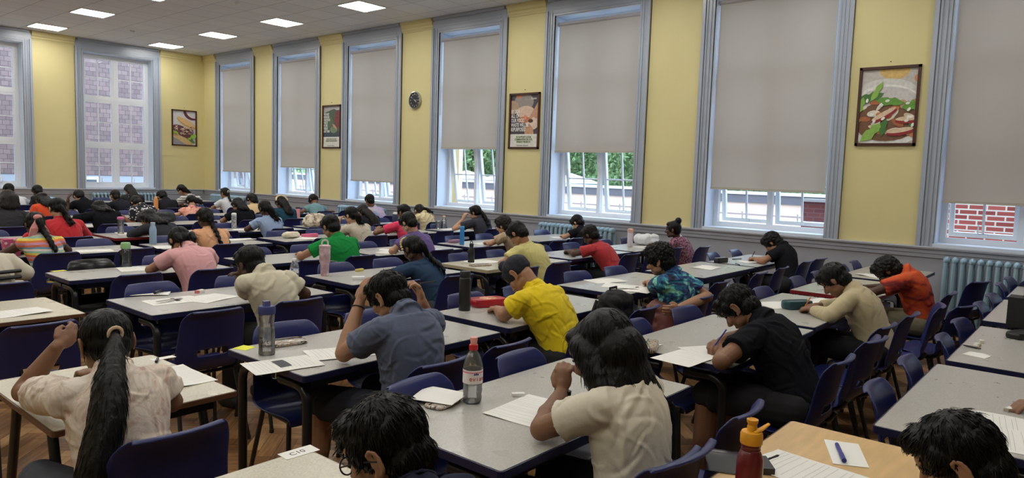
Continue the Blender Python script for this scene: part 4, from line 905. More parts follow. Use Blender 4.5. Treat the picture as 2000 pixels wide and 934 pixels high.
    if col or True:
        cb = MB(); c = N+nd*.020*s; tt = nrm(h(0, -.018, -.055)-N); X_, Y_, _ = frame(tt); pts = [c+(X_*math.cos(t_)+Y_*math.sin(t_))*(.056 if not col else .060)*s-F*.0 for t_ in np.linspace(0, 2*math.pi, 20)]
        if col: cb.cyl(c-tt*.022, c+tt*.010, .064*s, .056*s, 20)
        else: cb.tube(pts, .0065, 6)
        cm = remesh(cb, .006, 2, 'collar'); cm.materials.append(col or shirt); cm.shade_smooth(); link('collar', cm, root)
    opt = dict(hopt or {}); opt['R'] = R
    
    def drape(a0, L, n, side, lift):
        """path from a point on the head down over the neck and along the back"""
        ctl = [a0, a0-F*.035*s-U*.02]
        for t_ in (.98, .90, .78, .64, .48, .32, .16, .02):
            T_ = Bt(t_); D_ = np.cross(T_, R); D_ = D_ if D_@F < 0 else -D_; dd = float(np.interp(t_, [q[0] for q in prof], [q[2] for q in prof]))
            ctl.append(B(t_)+D_*((dd if t_ < .95 else .055)*s+infl+lift))
        ctl += [ctl[-1]-U*.3]; 
        if ctl[2][2] > a0[2]-.03: ctl[1] = a0-F*.04*s+U*.0
        out = [ctl[0]]; seg = L/n; cur = ctl[0].copy(); i = 1
        while len(out) < n+1 and i < len(ctl):
            d_ = np.linalg.norm(ctl[i]-cur)
            if d_ < seg*1e-3: i += 1; continue
            step = seg-acc[0]
            if d_ >= step: cur = cur+(ctl[i]-cur)/d_*step; out.append(cur.copy()); acc[0] = 0
            else: cur = ctl[i].copy(); acc[0] += d_; i += 1
        out = [o_+R*(side*k_/n+.006*math.sin(k_*1.1)) for k_, o_ in enumerate(out)]
        for _ in range(2): out = [out[0]]+[(out[j-1]+2*out[j]+out[j+1])/4 for j in range(1, len(out)-1)]+[out[-1]]
        return out
    acc = [0.0]
    me, tail = hair_mesh(hair, h, det, P, vox, -F*.9, opt, drape); me.materials.append(hairm or M_hair); link('hair' if hair != 'patka' else 'head_covering', me, root)
    if tail:
        tcol = opt.get('tie', None)
        if tcol is not None:
            tb = MB(); a0 = tail[0]; tb.tube([a0+(h.r*math.cos(t_)+np.cross(h.r, -F)*math.sin(t_))*.020-F*.018 for t_ in np.linspace(0, 2*math.pi, 14)], .006, 6); o = tb.build('hair_tie', tcol, root)
    # eyes and brows (looking down), glasses
    eb = MB()
    for sx in (-1, 1): eb.tube([h(sx*.048, .066, .012), h(sx*.032, .078, .018), h(sx*.016, .082, .012)], [.002, .003, .002], 6)
    eb.build('eyebrows', M_hair, root)
    ey = MB()
    for sx in (-1, 1): ey.ell(h(sx*.031, .071, -.006), (.012*hs, .010*hs, .005*hs), h.ax, low=True)
    ey.build('eyes', mat('eye_dark', (40, 30, 28), .2), root)
    if 'glasses' in ex:
        gb = MB(); 
        for sx in (-1, 1):
            gb.tube([h(sx*.033+.024*math.cos(t_), .088, -.008+.018*math.sin(t_)) for t_ in np.linspace(0, 2*math.pi, 17)], .0019, 6); gb.tube([h(sx*.057, .088, -.002), h(sx*.078, .02, -.004), h(sx*.080, -.02, -.016)], .002, 6)
        gb.tube([h(-.010, .091, -.004), h(.010, .091, -.004)], .0018, 6); go = gb.build('glasses', mat('glasses_frame', (28, 24, 26), .3), root)
    PEOPLE[key] = (hx, hy, y0, h, N, O, SHL); return root, h, O, F, R
mat('shoe_dark', (34, 34, 38), .5)
mat('orange_pencil', (226, 130, 40), .4); mat('dark_pen', (30, 30, 40), .3); mat('pink_pencil', (200, 110, 110), .4); mat('blue_pen', (40, 60, 150), .3)
fab = lambda n, c, b=.18: mat('cloth_'+n, c, .9, bump=b, bscale=22, sheen=.15 if sum(c) > 240 else 0, spec=.3 if sum(c) > 240 else .12)
B_black = mat('black_trousers', (24, 24, 27), .85, bump=.2); B_navy = mat('navy_shorts', (36, 38, 50), .85, bump=.2); B_grey = mat('grey_jeans', (62, 66, 74), .85, bump=.2); B_maroon = mat('maroon_trousers', (96, 40, 54), .85, bump=.2); B_khaki = mat('khaki', (116, 110, 88), .85, bump=.2)
S_tie1 = ramp_mat('pale_tie_dye', [(.40, (226, 214, 200)), (.50, (206, 190, 174)), (.56, (222, 208, 192)), (.66, (196, 168, 154))], scale=12, dist=2, stretch=(1, 1, .6), bump=.5)
S_tie2 = ramp_mat('blue_tie_dye', [(.36, (28, 30, 44)), (.46, (40, 60, 120)), (.54, (44, 130, 150)), (.62, (140, 214, 190))], scale=6, dist=2.2, stretch=(1, 1, 1.8))
S_rain = ramp_mat('rainbow_stripes', [(0, (216, 120, 60)), (.14, (226, 200, 90)), (.28, (150, 190, 170)), (.42, (226, 210, 200)), (.56, (110, 150, 170)), (.70, (210, 110, 80)), (.85, (196, 140, 170))], 'wave', 2.6, dist=1.6, const=True)
S_orange = ramp_mat('orange_maroon_dye', [(.40, (206, 84, 34)), (.52, (186, 60, 30)), (.60, (120, 34, 32))], scale=4, dist=1.5, stretch=(1, 1, 2))
S_floral = ramp_mat('black_white_floral', [(.0, (220, 220, 220)), (.30, (200, 200, 205)), (.36, (36, 36, 42))], 'voronoi', 28, const=True)
S_strip = ramp_mat('white_black_stripes', [(0, (228, 226, 220)), (.72, (50, 50, 58))], 'wave', 6.5, const=True)
S_dkpat = ramp_mat('black_with_pale_dashes', [(0, (200, 196, 190)), (.16, (34, 34, 38))], 'voronoi', 24, const=True, stretch=(.6, .6, 2))
S_past = ramp_mat('pastel_tie_dye', [(.38, (150, 190, 216)), (.5, (190, 170, 214)), (.58, (206, 180, 190)), (.66, (160, 206, 210))], scale=7, dist=1)
S_ypat = ramp_mat('yellow_patterned', [(.42, (226, 206, 150)), (.52, (150, 120, 76)), (.6, (230, 220, 190))], 'wave', 6, dist=8, rot=(0, .6, 0))
S_mpat = ramp_mat('maroon_patterned', [(.45, (104, 56, 84)), (.52, (190, 150, 160)), (.58, (120, 62, 90))], scale=34)
S_coral = ramp_mat('coral_print', [(.42, (232, 160, 136)), (.56, (236, 178, 160)), (.64, (190, 90, 90))], scale=16)
def hat(x, y, Y): return atY(x, y, Y)
W_ = lambda x, y, z=.745: atZ(x, y, z)
HB = M_hairb
person('ponygirl', 'girl in pale tie-dye T-shirt with very long black ponytail', hat(206, 662, 2.50), 2.47, hx=.87, hy=2.26, s=1.04, pitch=16, hyaw=-4, skin='brown', hair='ponytail', hopt=dict(L=.62, w=.080, side=-.17, tie=mat('beige_scrunchie', (205, 178, 150), .8), tu=.012), shirt=S_tie1, bottom=B_grey, det='near',
       la=dict(E=W_(46, 765, .755), T=hat(112, 676, 2.80), pn=(.6, .6, .3), d=np.array([.6, .25, .35]), curl=.5), ra=dict(E=W_(335, 785, .75), T=(1.02, 2.93, .745), curl=.9, pen='dark_pen', penl='dark pen in the right hand of the long ponytail girl'))
person('whitegirl', 'girl in crumpled white T-shirt with loose shoulder-length black hair', hat(1168, 682, 1.26), 1.28, hx=1.89, hy=1.06, s=1.08, pitch=30, skin='brown', hair='bob', hopt=dict(L=.245, w=.150, dp=.085), hsc=1.10, shirt=fab('white_tee', (214, 206, 186), .35), bottom=B_black, det='near',
       la=dict(E=W_(1058, 838, .755), T=hat(1098, 765, 1.40), pn=(1, .3, .2), d=np.array([.15, .1, .6]), curl=.9), ra=dict(t=(.10, .36, .745), pen='dark_pen', penl='pen under the hands of the girl in crumpled white T-shirt'), fold=.006)
person('glassesboy', 'boy with short black hair and glasses at the bottom edge', hat(752, 868, 1.16), 1.19, hx=.97, hy=.98, s=1.0, pitch=28, hyaw=22, hair='short', shirt=fab('dark_shirt', (40, 44, 60)), bottom=B_black, det='near', ex=('glasses',), hsc=1.0)
person('rightboy', 'person with round black hair at the lower right corner', hat(1870, 893, .22), .20, hx=1.72, hy=-.02, s=1.0, pitch=34, hair='short', hopt=dict(fringe=0), shirt=fab('dark_shirt2', (36, 36, 42)), bottom=B_black, det='near')
person('pointer', 'person mostly out of frame at right, pointing on an exam paper', (3.95, .02, 1.02), -.03, hx=3.75, hy=-.24, s=1.05, pitch=35, skin='brown', shirt=fab('grey_tee', (110, 110, 116)), bottom=B_black, det='near', la=dict(T=(3.40, .14, .745), curl=.35), ra=dict(t=(.2, .25, .745)))
person('blueboy', 'boy in slate blue T-shirt holding his head, pencil in right hand', hat(758, 576, 2.46), 2.46, hx=2.06, hy=2.26, s=1.12, pitch=34, hyaw=8, skin='tan', hair='short', shirt=fab('slate_tee', (88, 96, 118), .3), bottom=B_navy, legs='short', det='near',
       la=dict(E=W_(672, 690, .755), T=hat(703, 590, 2.58), pn=(1, .1, 0), d=np.array([.22, -.05, .6]), curl=.5, leg=(-.06, .02)), ra=dict(E=(2.50, 2.62, .76), T=hat(824, 588, 2.58), pn=(-.8, .5, 0), d=np.array([-.1, .1, .6]), curl=.8, pen='dark_pen', pd=(.9, -.5, .1), penl='thin pencil in the raised hand of the slate blue boy'))
person('yellowboy', 'boy in bright yellow T-shirt and navy turban leaning on the table', hat(1012, 533, 2.66), 2.49, hx=3.32, hy=2.33, s=1.15, pitch=58, hyaw=4, skin='tan', hair='patka', hairm=mat('navy_turban_cloth', (24, 25, 38), .8), shirt=fab('yellow_tee', (224, 196, 22), .25), bottom=B_black, det='near',
       la=dict(E=W_(985, 615, .755), T=(3.20, 2.78, .745), curl=.9), ra=dict(t=(.14, .42, .745)))
person('poloboy', 'boy in black polo shirt with thick hair, writing close to the paper', hat(1440, 598, 1.40), 1.27, hx=3.42, hy=1.06, s=1.12, pitch=52, skin='brown', hair='short', shirt=fab('black_polo', (22, 23, 28), .25), bottom=B_black, legs='short', det='near', col=fab('black_polo', (32, 34, 40)),
       la=dict(E=W_(1408, 706, .755), T=W_(1424, 676, .75), curl=.8), ra=dict(T=W_(1408, 668, .765), pole=(1, .2, -.6), curl=.9, pen='blue_pen', penl='blue pen in the hand of the boy in black polo'))
person('beigeboy', 'boy in beige long-sleeved shirt holding an orange pencil', hat(1628, 545, 1.36), 1.29, hx=4.98, hy=1.08, s=1.06, pitch=48, skin='brown', hair='short', shirt=fab('beige_shirt', (190, 176, 140), .3), sleeve='long', bottom=B_black, det='mid', col=fab('beige_shirt', (190, 176, 140)),
       la=dict(t=(-.16, .36, .745), curl=.9, pen='orange_pencil', penl='orange pencil held by the boy in beige shirt'), ra=dict(t=(.05, .38, .745)))
person('orangeboy', 'boy in orange and maroon dyed T-shirt stretching over the red-edged table', hat(1733, 528, 1.30), 1.31, hx=6.26, hy=1.06, s=1.10, pitch=50, skin='dark', hair='curly', shirt=S_orange, bottom=B_khaki, det='mid',
       la=dict(t=(-.20, .52, .745), curl=.8, pen='pink_pencil', penl='thin pencil held by the boy in orange dyed T-shirt'))
person('wallboy', 'boy in black T-shirt with bushy hair writing beside the wall', hat(1508, 473, 2.78), 2.69, hx=7.52, s=1.1, pitch=48, skin='tan', hair='curly', shirt=fab('black_tee', (25, 26, 31)), bottom=B_black, la=dict(t=(-.12, .36, .745), pen='dark_pen', penl='dark pen held by the boy beside the wall'))
person('tieboy', 'boy in blue and turquoise tie-dye T-shirt with one arm bent back', hat(1288, 505, 2.36), 2.66, hx=4.52, hy=2.26, s=1.08, pitch=22, hyaw=6, skin='tan', hair='curly', shirt=S_tie2, bottom=B_maroon, det='near',
       la=dict(T=W_(1268, 552, .75), curl=.8), ra=dict(E=hat(1382, 580, 2.12), T=hat(1322, 603, 2.02), curl=.6, pn=(-.5, .2, 0)))
person('redboy', 'boy in red T-shirt with black glasses bending over his paper', hat(1152, 458, 4.26), 4.20, hx=6.50, hy=3.98, s=1.02, pitch=38, skin='dark', hair='short', shirt=fab('red_tee', (178, 52, 58)), bottom=B_black, ex=('glasses',), det='mid', la=dict(t=(-.14, .48, .75)), ra=dict(t=(.02, .50, .75), pole=(.4, -.3, -1)))
person('bungirl', 'girl with hair in a high bun and maroon patterned dress', hat(1315, 447, 4.02), 4.20, hx=8.02, hy=3.88, s=.98, pitch=4, hyaw=14, skin='dark', hair='bun', shirt=S_mpat, col=M_white, bottom=B_maroon, det='mid', la=dict(t=(-.1, .32, .745)))
person('undergirl', 'child in black T-shirt bending low in front of the radiator', hat(1127, 434, 5.66), 5.60, hx=8.02, s=.98, pitch=42, skin='light', hair='short', shirt=fab('black_tee', (34, 36, 42)), bottom=B_black, det='mid')
person('poloyellow', 'boy in pale yellow polo shirt seen from behind', hat(1010, 455, 4.22), 4.16, hx=5.26, s=1.14, pitch=50, skin='tan', hair='short', hopt=dict(fringe=0), shirt=fab('pale_yellow', (206, 196, 128), .3), col=fab('pale_yellow', (206, 196, 128)), bottom=B_black, det='mid')
person('curly', 'boy in sand T-shirt with curly hair and glasses', hat(983, 439, 5.50), 5.52, hx=6.52, s=1.0, pitch=20, hyaw=10, skin='light', hair='curly', hairm=HB, shirt=fab('sand_tee', (176, 156, 126)), bottom=B_grey, ex=('glasses',), det='mid')
person('pony17', 'girl in dark grey T-shirt with ponytail resting her cheek on her hand', hat(928, 414, 7.10), 7.15, hx=7.66, hy=6.94, s=1.04, pitch=14, hyaw=12, skin='light', hair='ponytail', hopt=dict(L=.26, w=.034), shirt=fab('dark_grey_tee', (62, 64, 72)), bottom=B_black, det='mid', la=dict(E=W_(887, 447, .75), T=hat(905, 428, 7.26), d=np.array([.2, -.1, .6]), pn=(1, 0, 0)))
person('denimgirl', 'girl in denim shirt with gold-dotted hairband and long braid', hat(806, 484, 4.18), 4.22, hx=3.92, hy=3.98, s=1.0, pitch=34, skin='dark', hair='braid', hopt=dict(L=.30, w=.034, side=.05), shirt=fab('denim', (52, 72, 98), .3), sleeve='long', col=fab('denim', (52, 72, 98)), bottom=B_grey, det='mid')
person('purpleboy', 'boy in purple T-shirt behind the girl with the hairband', hat(797, 434, 5.58), 5.53, hx=5.08, s=1.05, pitch=40, skin='light', hair='short', shirt=fab('purple', (98, 78, 134)), bottom=B_black)
person('pinkgirl', 'girl in bright pink T-shirt with ponytail leaning left', hat(788, 413, 7.12), 7.20, hx=6.22, hy=6.96, s=1.04, pitch=8, hyaw=8, skin='brown', hair='ponytail', hopt=dict(L=.18, w=.036), shirt=fab('hot_pink', (224, 62, 98)), bottom=B_navy, la=dict(E=(5.90, 7.26, .75), T=(6.08, 7.42, .80)))
person('ypat', 'girl in yellow patterned top with dark headscarf bending to the right', hat(819, 411, 8.50), 8.48, hx=7.82, s=1.0, pitch=34, hyaw=-20, skin='light', hair='ponytail', hopt=dict(L=.14, w=.036, side=.1), hairm=HB, shirt=S_ypat, sleeve='long', bottom=B_grey)
person('creamgirl', 'girl in cream T-shirt and glasses with hand on chin', hat(686, 419, 7.12), 7.16, hx=5.52, hy=6.93, s=1.05, pitch=18, hyaw=6, skin='light', hair='ponytail', hopt=dict(L=.14, w=.046, tu=-.02), shirt=fab('cream_tee', (196, 186, 166)), bottom=B_grey, ex=('glasses',), la=dict(E=(5.28, 7.28, .75), T=(5.32, 7.26, .90), d=np.array([.25, -.1, .6])))
person('longhair', 'person with very long dark hair behind the cream T-shirt', hat(708, 412, 8.42), 8.48, hx=6.72, s=1.0, pitch=20, skin='light', hair='long', hopt=dict(L=.40, w=.095), hairm=HB, shirt=fab('dark_top', (44, 44, 52)), bottom=B_black)
person('pastel', 'boy in pastel tie-dye shirt by the radiator', hat(722, 391, 9.95), 9.95, hx=8.14, s=1.0, pitch=30, hyaw=-12, skin='brown', hair='short', shirt=S_past, bottom=B_grey)
person('greenboy', 'boy in bright green polo shirt with white collar stripe', hat(645, 441, 5.60), 5.58, hx=4.10, s=1.10, pitch=32, skin='tan', hair='short', shirt=fab('green_polo', (32, 136, 66), .3), col=fab('green_polo', (32, 136, 66)), bottom=B_black, det='mid', la=dict(E=(3.72, 5.64, .75), T=(3.86, 5.86, .745)))
person('teal', 'pupil in grey-teal polo shirt with head laid on the table', hat(612, 390, 11.62), 11.45, hx=7.80, hy=11.24, s=1.08, pitch=70, skin='brown', hair='short', shirt=fab('grey_teal', (112, 150, 156)), col=fab('light_blue', (150, 190, 206)), bottom=B_black, la=dict(t=(-.42, .34, .745)), ra=dict(t=(.40, .30, .745)))
person('tealgirl', 'girl in dark teal top with pale hairband and long hair', hat(549, 396, 9.96), 9.95, hx=6.22, s=1.05, pitch=35, hyaw=-10, skin='brown', hair='long', hopt=dict(L=.26, w=.075, tie=None), shirt=fab('dark_teal', (36, 74, 90)), sleeve='long', bottom=B_black)
person('bluetee', 'girl in pale blue T-shirt with long dark ponytail', hat(517, 406, 8.46), 8.48, hx=5.10, s=1.03, pitch=28, skin='dark', hair='ponytail', hopt=dict(L=.22, w=.050, tu=-.01, side=.05), shirt=fab('pale_blue', (150, 170, 204)), bottom=B_navy)
person('beigegirl', 'girl in beige top lying forward with hair across her back', hat(491, 388, 11.58), 11.45, hx=6.60, s=1.0, pitch=55, skin='light', hair='long', hopt=dict(L=.12, w=.07), shirt=fab('beige_top', (214, 186, 142)), bottom=B_grey)
person('blk30', 'girl in black T-shirt with straight hair, forearms on the table', hat(464, 399, 9.95), 9.95, hx=5.50, s=1.04, pitch=38, skin='tan', hair='long', hopt=dict(L=.16, w=.085), shirt=fab('black_tee', (34, 36, 42)), bottom=B_black)
person('white31', 'girl in white T-shirt with low ponytail sitting upright in profile', hat(439, 376, 12.95), 13.00, hx=6.92, hy=12.78, s=1.0, pitch=6, hyaw=14, skin='tan', hair='ponytail', hopt=dict(L=.20, w=.026, tie=M_white), hairm=HB, shirt=fab('white_tee2', (214, 216, 222)), bottom=B_navy, det='far')
person('peach', 'girl in peach top with long braid down her back', hat(400, 424, 7.10), 7.12, hx=3.62, hy=6.92, s=1.05, pitch=26, skin='dark', hair='braid', hopt=dict(L=.40, w=.036), shirt=fab('peach_top', (226, 170, 130), .3), sleeve='cap', bottom=B_black, det='mid')
person('pinktee', 'girl in pale pink T-shirt with two braids leaning on the table', hat(350, 468, 5.60), 5.57, hx=2.66, hy=5.34, s=1.08, pitch=48, skin='tan', hair='braids2', hopt=dict(L=.06, w=.032, tu=-.03), shirt=fab('pale_pink', (226, 170, 172), .3), bottom=B_navy, det='mid')
person('creamshirt', 'boy in cream shirt with dark collar pattern, arm out to the right', hat(488, 512, 4.04), 4.04, hx=2.42, hy=3.84, s=1.08, pitch=24, hyaw=8, skin='dark', hair='short', shirt=fab('cream_shirt', (206, 198, 174), .35), col=fab('cream_shirt', (206, 198, 174), .35), bottom=B_black, det='mid', la=dict(E=W_(545-60, 575, .76), T=hat(468, 562, 4.10), d=np.array([-.1, 0, .6])), ra=dict(E=W_(596, 573, .76), T=(2.70, 4.22, .75)))
person('rainbow', 'girl in sleeveless rainbow striped top with pink bow and braid', hat(68, 436, 7.18), 7.15, hx=2.12, hy=6.96, s=1.02, pitch=24, skin='dark', hair='braid', hopt=dict(L=.34, w=.036, side=.04), shirt=S_rain, sleeve='none', bottom=B_navy, det='mid')
person('redtop', 'girl in red top with low ponytail over one shoulder', hat(112, 405, 8.52), 8.50, hx=2.70, hy=8.30, s=1.14, pitch=22, skin='light', hair='ponytail', hopt=dict(L=.24, w=.040, tu=-.01, side=.04), shirt=fab('red_top', (196, 44, 52)), sleeve='long', bottom=B_black, det='mid')
person('orangetop', 'girl in bright orange top with loose black hair', hat(82, 390, 11.64), 11.62, hx=3.52, s=1.1, pitch=30, skin='tan', hair='long', hopt=dict(L=.2, w=.09), shirt=fab('orange_top', (230, 84, 46)), sleeve='long', bottom=B_black, det='mid', la=dict(t=(-.42, .05, .76)))
person('blk38', 'person in black raising a hand with a pen beside long dark hair', hat(193, 406, 9.98), 9.95, hx=3.62, s=1.08, pitch=16, skin='dark', hair='long', hopt=dict(L=.14, w=.095), shirt=fab('black_tee', (34, 36, 42)), bottom=B_black, la=dict(E=(3.18, 10.0, .78), T=(3.24, 10.02, 1.02), d=np.array([.05, 0, .6]), curl=.4))
person('hair39', 'girl in dark grey cardigan with hair falling over her face', hat(289, 426, 8.50), 8.42, hx=3.78, hy=8.22, s=1.08, pitch=30, skin='tan', hair='long', hopt=dict(L=.17, w=.10), shirt=fab('dark_cardigan', (58, 60, 66), .35), sleeve='long', bottom=B_black, det='mid')
person('floral', 'person in black and white floral shirt with head on arm', hat(266, 396, 11.50), 11.44, hx=4.78, s=1.05, pitch=60, skin='tan', hair='short', hopt=dict(fringe=0), shirt=S_floral, bottom=B_black, la=dict(t=(-.30, .10, .745)))
person('coral', 'girl in coral printed top leaning left with her hair down', hat(374, 393, 11.50), 11.44, hx=5.42, s=1.0, pitch=50, skin='light', hair='long', hopt=dict(L=.10, w=.08, side=.1), shirt=S_coral, bottom=B_navy, la=dict(t=(-.32, .12, .745)))
person('striped', 'person in white striped top with black hair in the far corner', hat(354, 370, 14.62), 14.60, hx=7.25, hy=14.40, s=1.12, pitch=50, skin='light', hair='long', hopt=dict(L=.15, w=.08), shirt=S_strip, sleeve='long', bottom=B_navy, det='far')
person('messy', 'person with messy tied-up hair in a black hooded top', hat(316, 384, 13.02), 13.00, hx=5.78, s=1.05, pitch=48, skin='light', hair='curly', shirt=fab('black_hood', (40, 40, 46)), sleeve='long', bottom=B_black, det='far')
person('dkpat', 'long-haired person in black top with pale dashes before the far-wall radiator', hat(252, 370, 14.42), 14.45, hx=5.76, s=1.12, pitch=24, skin='light', hair='long', hopt=dict(L=.30, w=.09), hairm=HB, shirt=S_dkpat, sleeve='long', bottom=B_black, det='far')
person('dk45', 'boy in dark T-shirt with short brown-black hair near the radiator', hat(225, 382, 13.00), 13.00, hx=5.10, s=1.05, pitch=22, skin='tan', hair='crop', hairm=HB, shirt=fab('black_tee3', (40, 42, 50)), bottom=B_black, det='far')
person('blk46', 'boy in black T-shirt bending left, face in profile', hat(154, 383, 13.04), 13.00, hx=4.52, s=1.08, pitch=48, skin='light', hair='short', shirt=fab('black_tee', (34, 36, 42)), bottom=B_black, det='far')
person('left47', 'long-haired person in charcoal top at the left edge', hat(16, 388, 10.0), 9.96, hx=2.52, s=1.1, pitch=40, skin='tan', hair='long', hopt=dict(L=.16, w=.11), hairm=HB, shirt=fab('charcoal', (54, 54, 58)), sleeve='long', bottom=B_black, det='mid')
person('left48', 'boy in white shirt with round black hair at the far left', hat(17, 370, 14.50), 14.45, hx=3.92, s=1.05, pitch=24, skin='tan', hair='short', shirt=fab('white_tee2', (214, 216, 222)), bottom=B_black, det='far')
person('left49', 'boy in pale blue shirt near the far left window', hat(73, 373, 14.50), 14.45, hx=4.52, s=1.08, pitch=34, skin='dark', hair='short', shirt=fab('sky_shirt', (150, 196, 222)), bottom=B_black, det='far')
person('hoodie', 'person in cream hooded top with black stripes at the left edge', (1.31, 5.80, 1.04), 5.70, hx=1.33, hy=5.46, s=1.12, pitch=30, skin='tan', hair='short', shirt=fab('cream_hoodie', (206, 198, 178), .3), sleeve='long', bottom=B_black, det='mid', ra=dict(E=(1.56, 5.66, .78), T=(1.40, 5.90, .76)))
# accessories worn as parts: hairband, bow, watch, hoodie stripes
def attach(key, name, mb, m, lbl=None):
    hx, hy, y0, h, N, O, S = PEOPLE[key]
    for r_ in [o for o in COL.objects if o.get('category') == 'person' and abs(o.location.x-hx) < 1e-4 and abs(o.location.y-hy) < 1e-4]:
        o = mb.build(name, m, r_)
        if lbl: o['label'] = lbl
h = PEOPLE['denimgirl'][3]; mb = MB()
for i in range(15): a = math.radians(-100+200*i/14); mb.ell(h(math.sin(a)*.088, .028, .022+math.cos(a)*.088), (.009, .009, .009), low=True)
attach('denimgirl', 'hairband', mb, mat('gold_dots', (226, 204, 140), .4), 'gold dotted hairband')
h = PEOPLE['tealgirl'][3]; mb = MB().tube([h(math.sin(a)*.09, -.05, .02+math.cos(a)*.08) for a in np.linspace(-1.7, 1.7, 14)], .014, 8); attach('tealgirl', 'hairband', mb, mat('pale_band', (224, 200, 160), .7))
h = PEOPLE['rainbow'][3]; mb = MB(); c = h(0, -.10, .02)
for sx, L_ in ((-1, .20), (1, .24)): 
    d = np.array([sx*.35, -.1, -1.0]); d /= np.linalg.norm(d); w = np.array([.03, 0, 0]); mb.add([c+w*.4, c-w*.4, c+d*L_*.5-w+np.array([0, -.03, 0]), c+d*L_*.5+w+np.array([0, -.03, 0]), c+d*L_-w*.5, c+d*L_+w*.9, c+w*.4+np.array([0, .01, 0]), c-w*.4+np.array([0, .01, 0]), c+d*L_*.5-w, c+d*L_*.5+w, c+d*L_-w*.5+np.array([0, .01, 0]), c+d*L_+w*.9+np.array([0, .01, 0])], [(0, 1, 2, 3), (3, 2, 4, 5), (7, 6, 9, 8), (8, 9, 11, 10), (1, 7, 8, 2), (6, 0, 3, 9), (2, 8, 10, 4), (9, 3, 5, 11)])
mb.ell(c, (.035, .02, .025)); attach('rainbow', 'hair_bow', mb, mat('pink_bow', (222, 150, 146), .8), 'pink hair bow')
hx, hy, y0, h, N, O, S = PEOPLE['whitegirl']
mb = MB(); q = hat(1098, 765, 1.40)-O; mb.cyl(q-np.array([.0, .0, .025]), q+np.array([.005, 0, .005]), .030, .030, 20); mb.box(q+np.array([-.028, -.012, -.01]), (.012, .03, .036)); attach('whitegirl', 'wrist_watch', mb, mat('watch_black', (16, 16, 18), .2), 'black wrist watch')
hx, hy, y0, h, N, O, S = PEOPLE['blueboy']; q = hat(703, 590, 2.58)-O; E_ = W_(672, 690, .755)-O; d = nrm(q-E_)
mb = MB(); X_, Y_, _ = frame(d); mb.tube([q-d*.03+(X_*math.cos(a)+Y_*math.sin(a))*.029 for a in np.linspace(0, 2*math.pi, 16)], .0028, 6); attach('blueboy', 'bracelet', mb, M_black)
hx, hy, y0, h, N, O, S = PEOPLE['hoodie']; mb = MB()
for z0 in (.70, .66): mb.tube([N+np.array([x, -.27+.25*abs(x), z0-N[2]+.12]) for x in np.linspace(-.15, .17, 8)], .016, 8, asp=.8)
attach('hoodie', 'chest_stripe', mb, M_black)
# ------------------------------------------------------------------ chairs at the tables
SHORT = {k: PEOPLE[k] for k in PEOPLE}
PD = dict(ponygirl='long ponytail girl', whitegirl='girl in crumpled white T-shirt', glassesboy='boy with glasses at the bottom edge', rightboy='person at the lower right corner', pointer='person pointing at right edge', blueboy='slate blue T-shirt boy', yellowboy='bright yellow T-shirt boy', poloboy='black polo shirt boy', beigeboy='beige long-sleeved boy', orangeboy='orange dyed T-shirt boy', wallboy='bushy-haired boy beside the wall', tieboy='blue tie-dye T-shirt boy', redboy='red T-shirt boy with glasses', bungirl='girl with the high bun', undergirl='child in black by the radiator', poloyellow='pale yellow polo boy', curly='curly-haired sand T-shirt boy', pony17='dark grey T-shirt ponytail girl', denimgirl='denim shirt girl', purpleboy='purple T-shirt boy', pinkgirl='bright pink T-shirt girl', ypat='yellow patterned top girl', creamgirl='cream T-shirt girl with glasses', longhair='very long-haired person', pastel='pastel tie-dye boy', greenboy='green polo boy', teal='head-down pupil in grey-teal', tealgirl='dark teal top girl', bluetee='pale blue T-shirt girl', beigegirl='beige top girl', blk30='straight-haired girl in black', white31='upright girl in white', peach='peach top girl', pinktee='pale pink T-shirt girl', creamshirt='cream shirt boy', rainbow='rainbow top girl', redtop='red top girl', orangetop='orange top girl', blk38='person in black raising a hand', hair39='dark cardigan girl', floral='floral shirt person', coral='coral top girl', striped='striped top person', messy='messy-haired hooded person', dkpat='person in black top with dashes', dk45='boy near the far radiator', blk46='black T-shirt boy in profile', left47='charcoal top person', left48='far left boy in white', left49='far left boy in pale blue', hoodie='cream hooded person')
occ = {}
for k_, v in PEOPLE.items():
    hx, hy, y0 = v[0], v[1], v[2]
    chair(hx+(.07 if k_ == 'ponygirl' else 0), hy+(.02 if k_ == 'ponygirl' else .045), 0, 'dark navy plastic chair the %s sits on' % PD[k_])
    occ.setdefault(round(y0, 2), []).append(hx)
cr = random.Random(5)
for k_, (x0, y0, W, D, desc, fc, nc) in TD.items():
    on = [x for x in occ.get(round(y0, 2), []) if x0-.15 < x < x0+W+.15]
    sp = [x0+.32, x0+.88]
    free = [x for x in sp if all(abs(x-o_) > .40 for o_ in on)]
    if on and len(on) == 1 and not free:
        c_ = on[0]-.52 if on[0]-x0 > W/2 else on[0]+.52
        if x0 < c_ < x0+W: free = [c_]
    sd = desc.replace('table ', 'table ', 1)
    free = free[:max(0, nc-len(on))]
    for i, x in enumerate(free):
        if all(abs(x-o_) > .42 for oo in occ.values() for o_ in oo if oo is occ.get(round(y0, 2))):
            side = 'left' if x-x0 < W/2 else 'right'
            chair(x, y0-.13-cr.uniform(0, .03), math.radians(cr.uniform(-5, 5)), 'empty %s near-side navy chair, %s' % (side, desc))
    for i in range(fc):
        x = sp[i] if W > .9 else x0+W/2
        if k_ == 'C4' : x = sp[0]
        kind = 'black' if (k_ == 'F1' and i == 0) or (k_ == 'E1' and i == 0) else 'navy'
        chair(x+cr.uniform(-.03, .03), y0+D-.165+cr.uniform(-.02, .01), math.pi+math.radians(cr.uniform(-5, 5)), 'empty %s far-side %s chair, %s' % ('left' if i == 0 else 'right', kind, desc), kind)
chair(1.12, 3.98+.12, math.radians(3), 'dark navy chair at left in front of the single wood-edged desk')
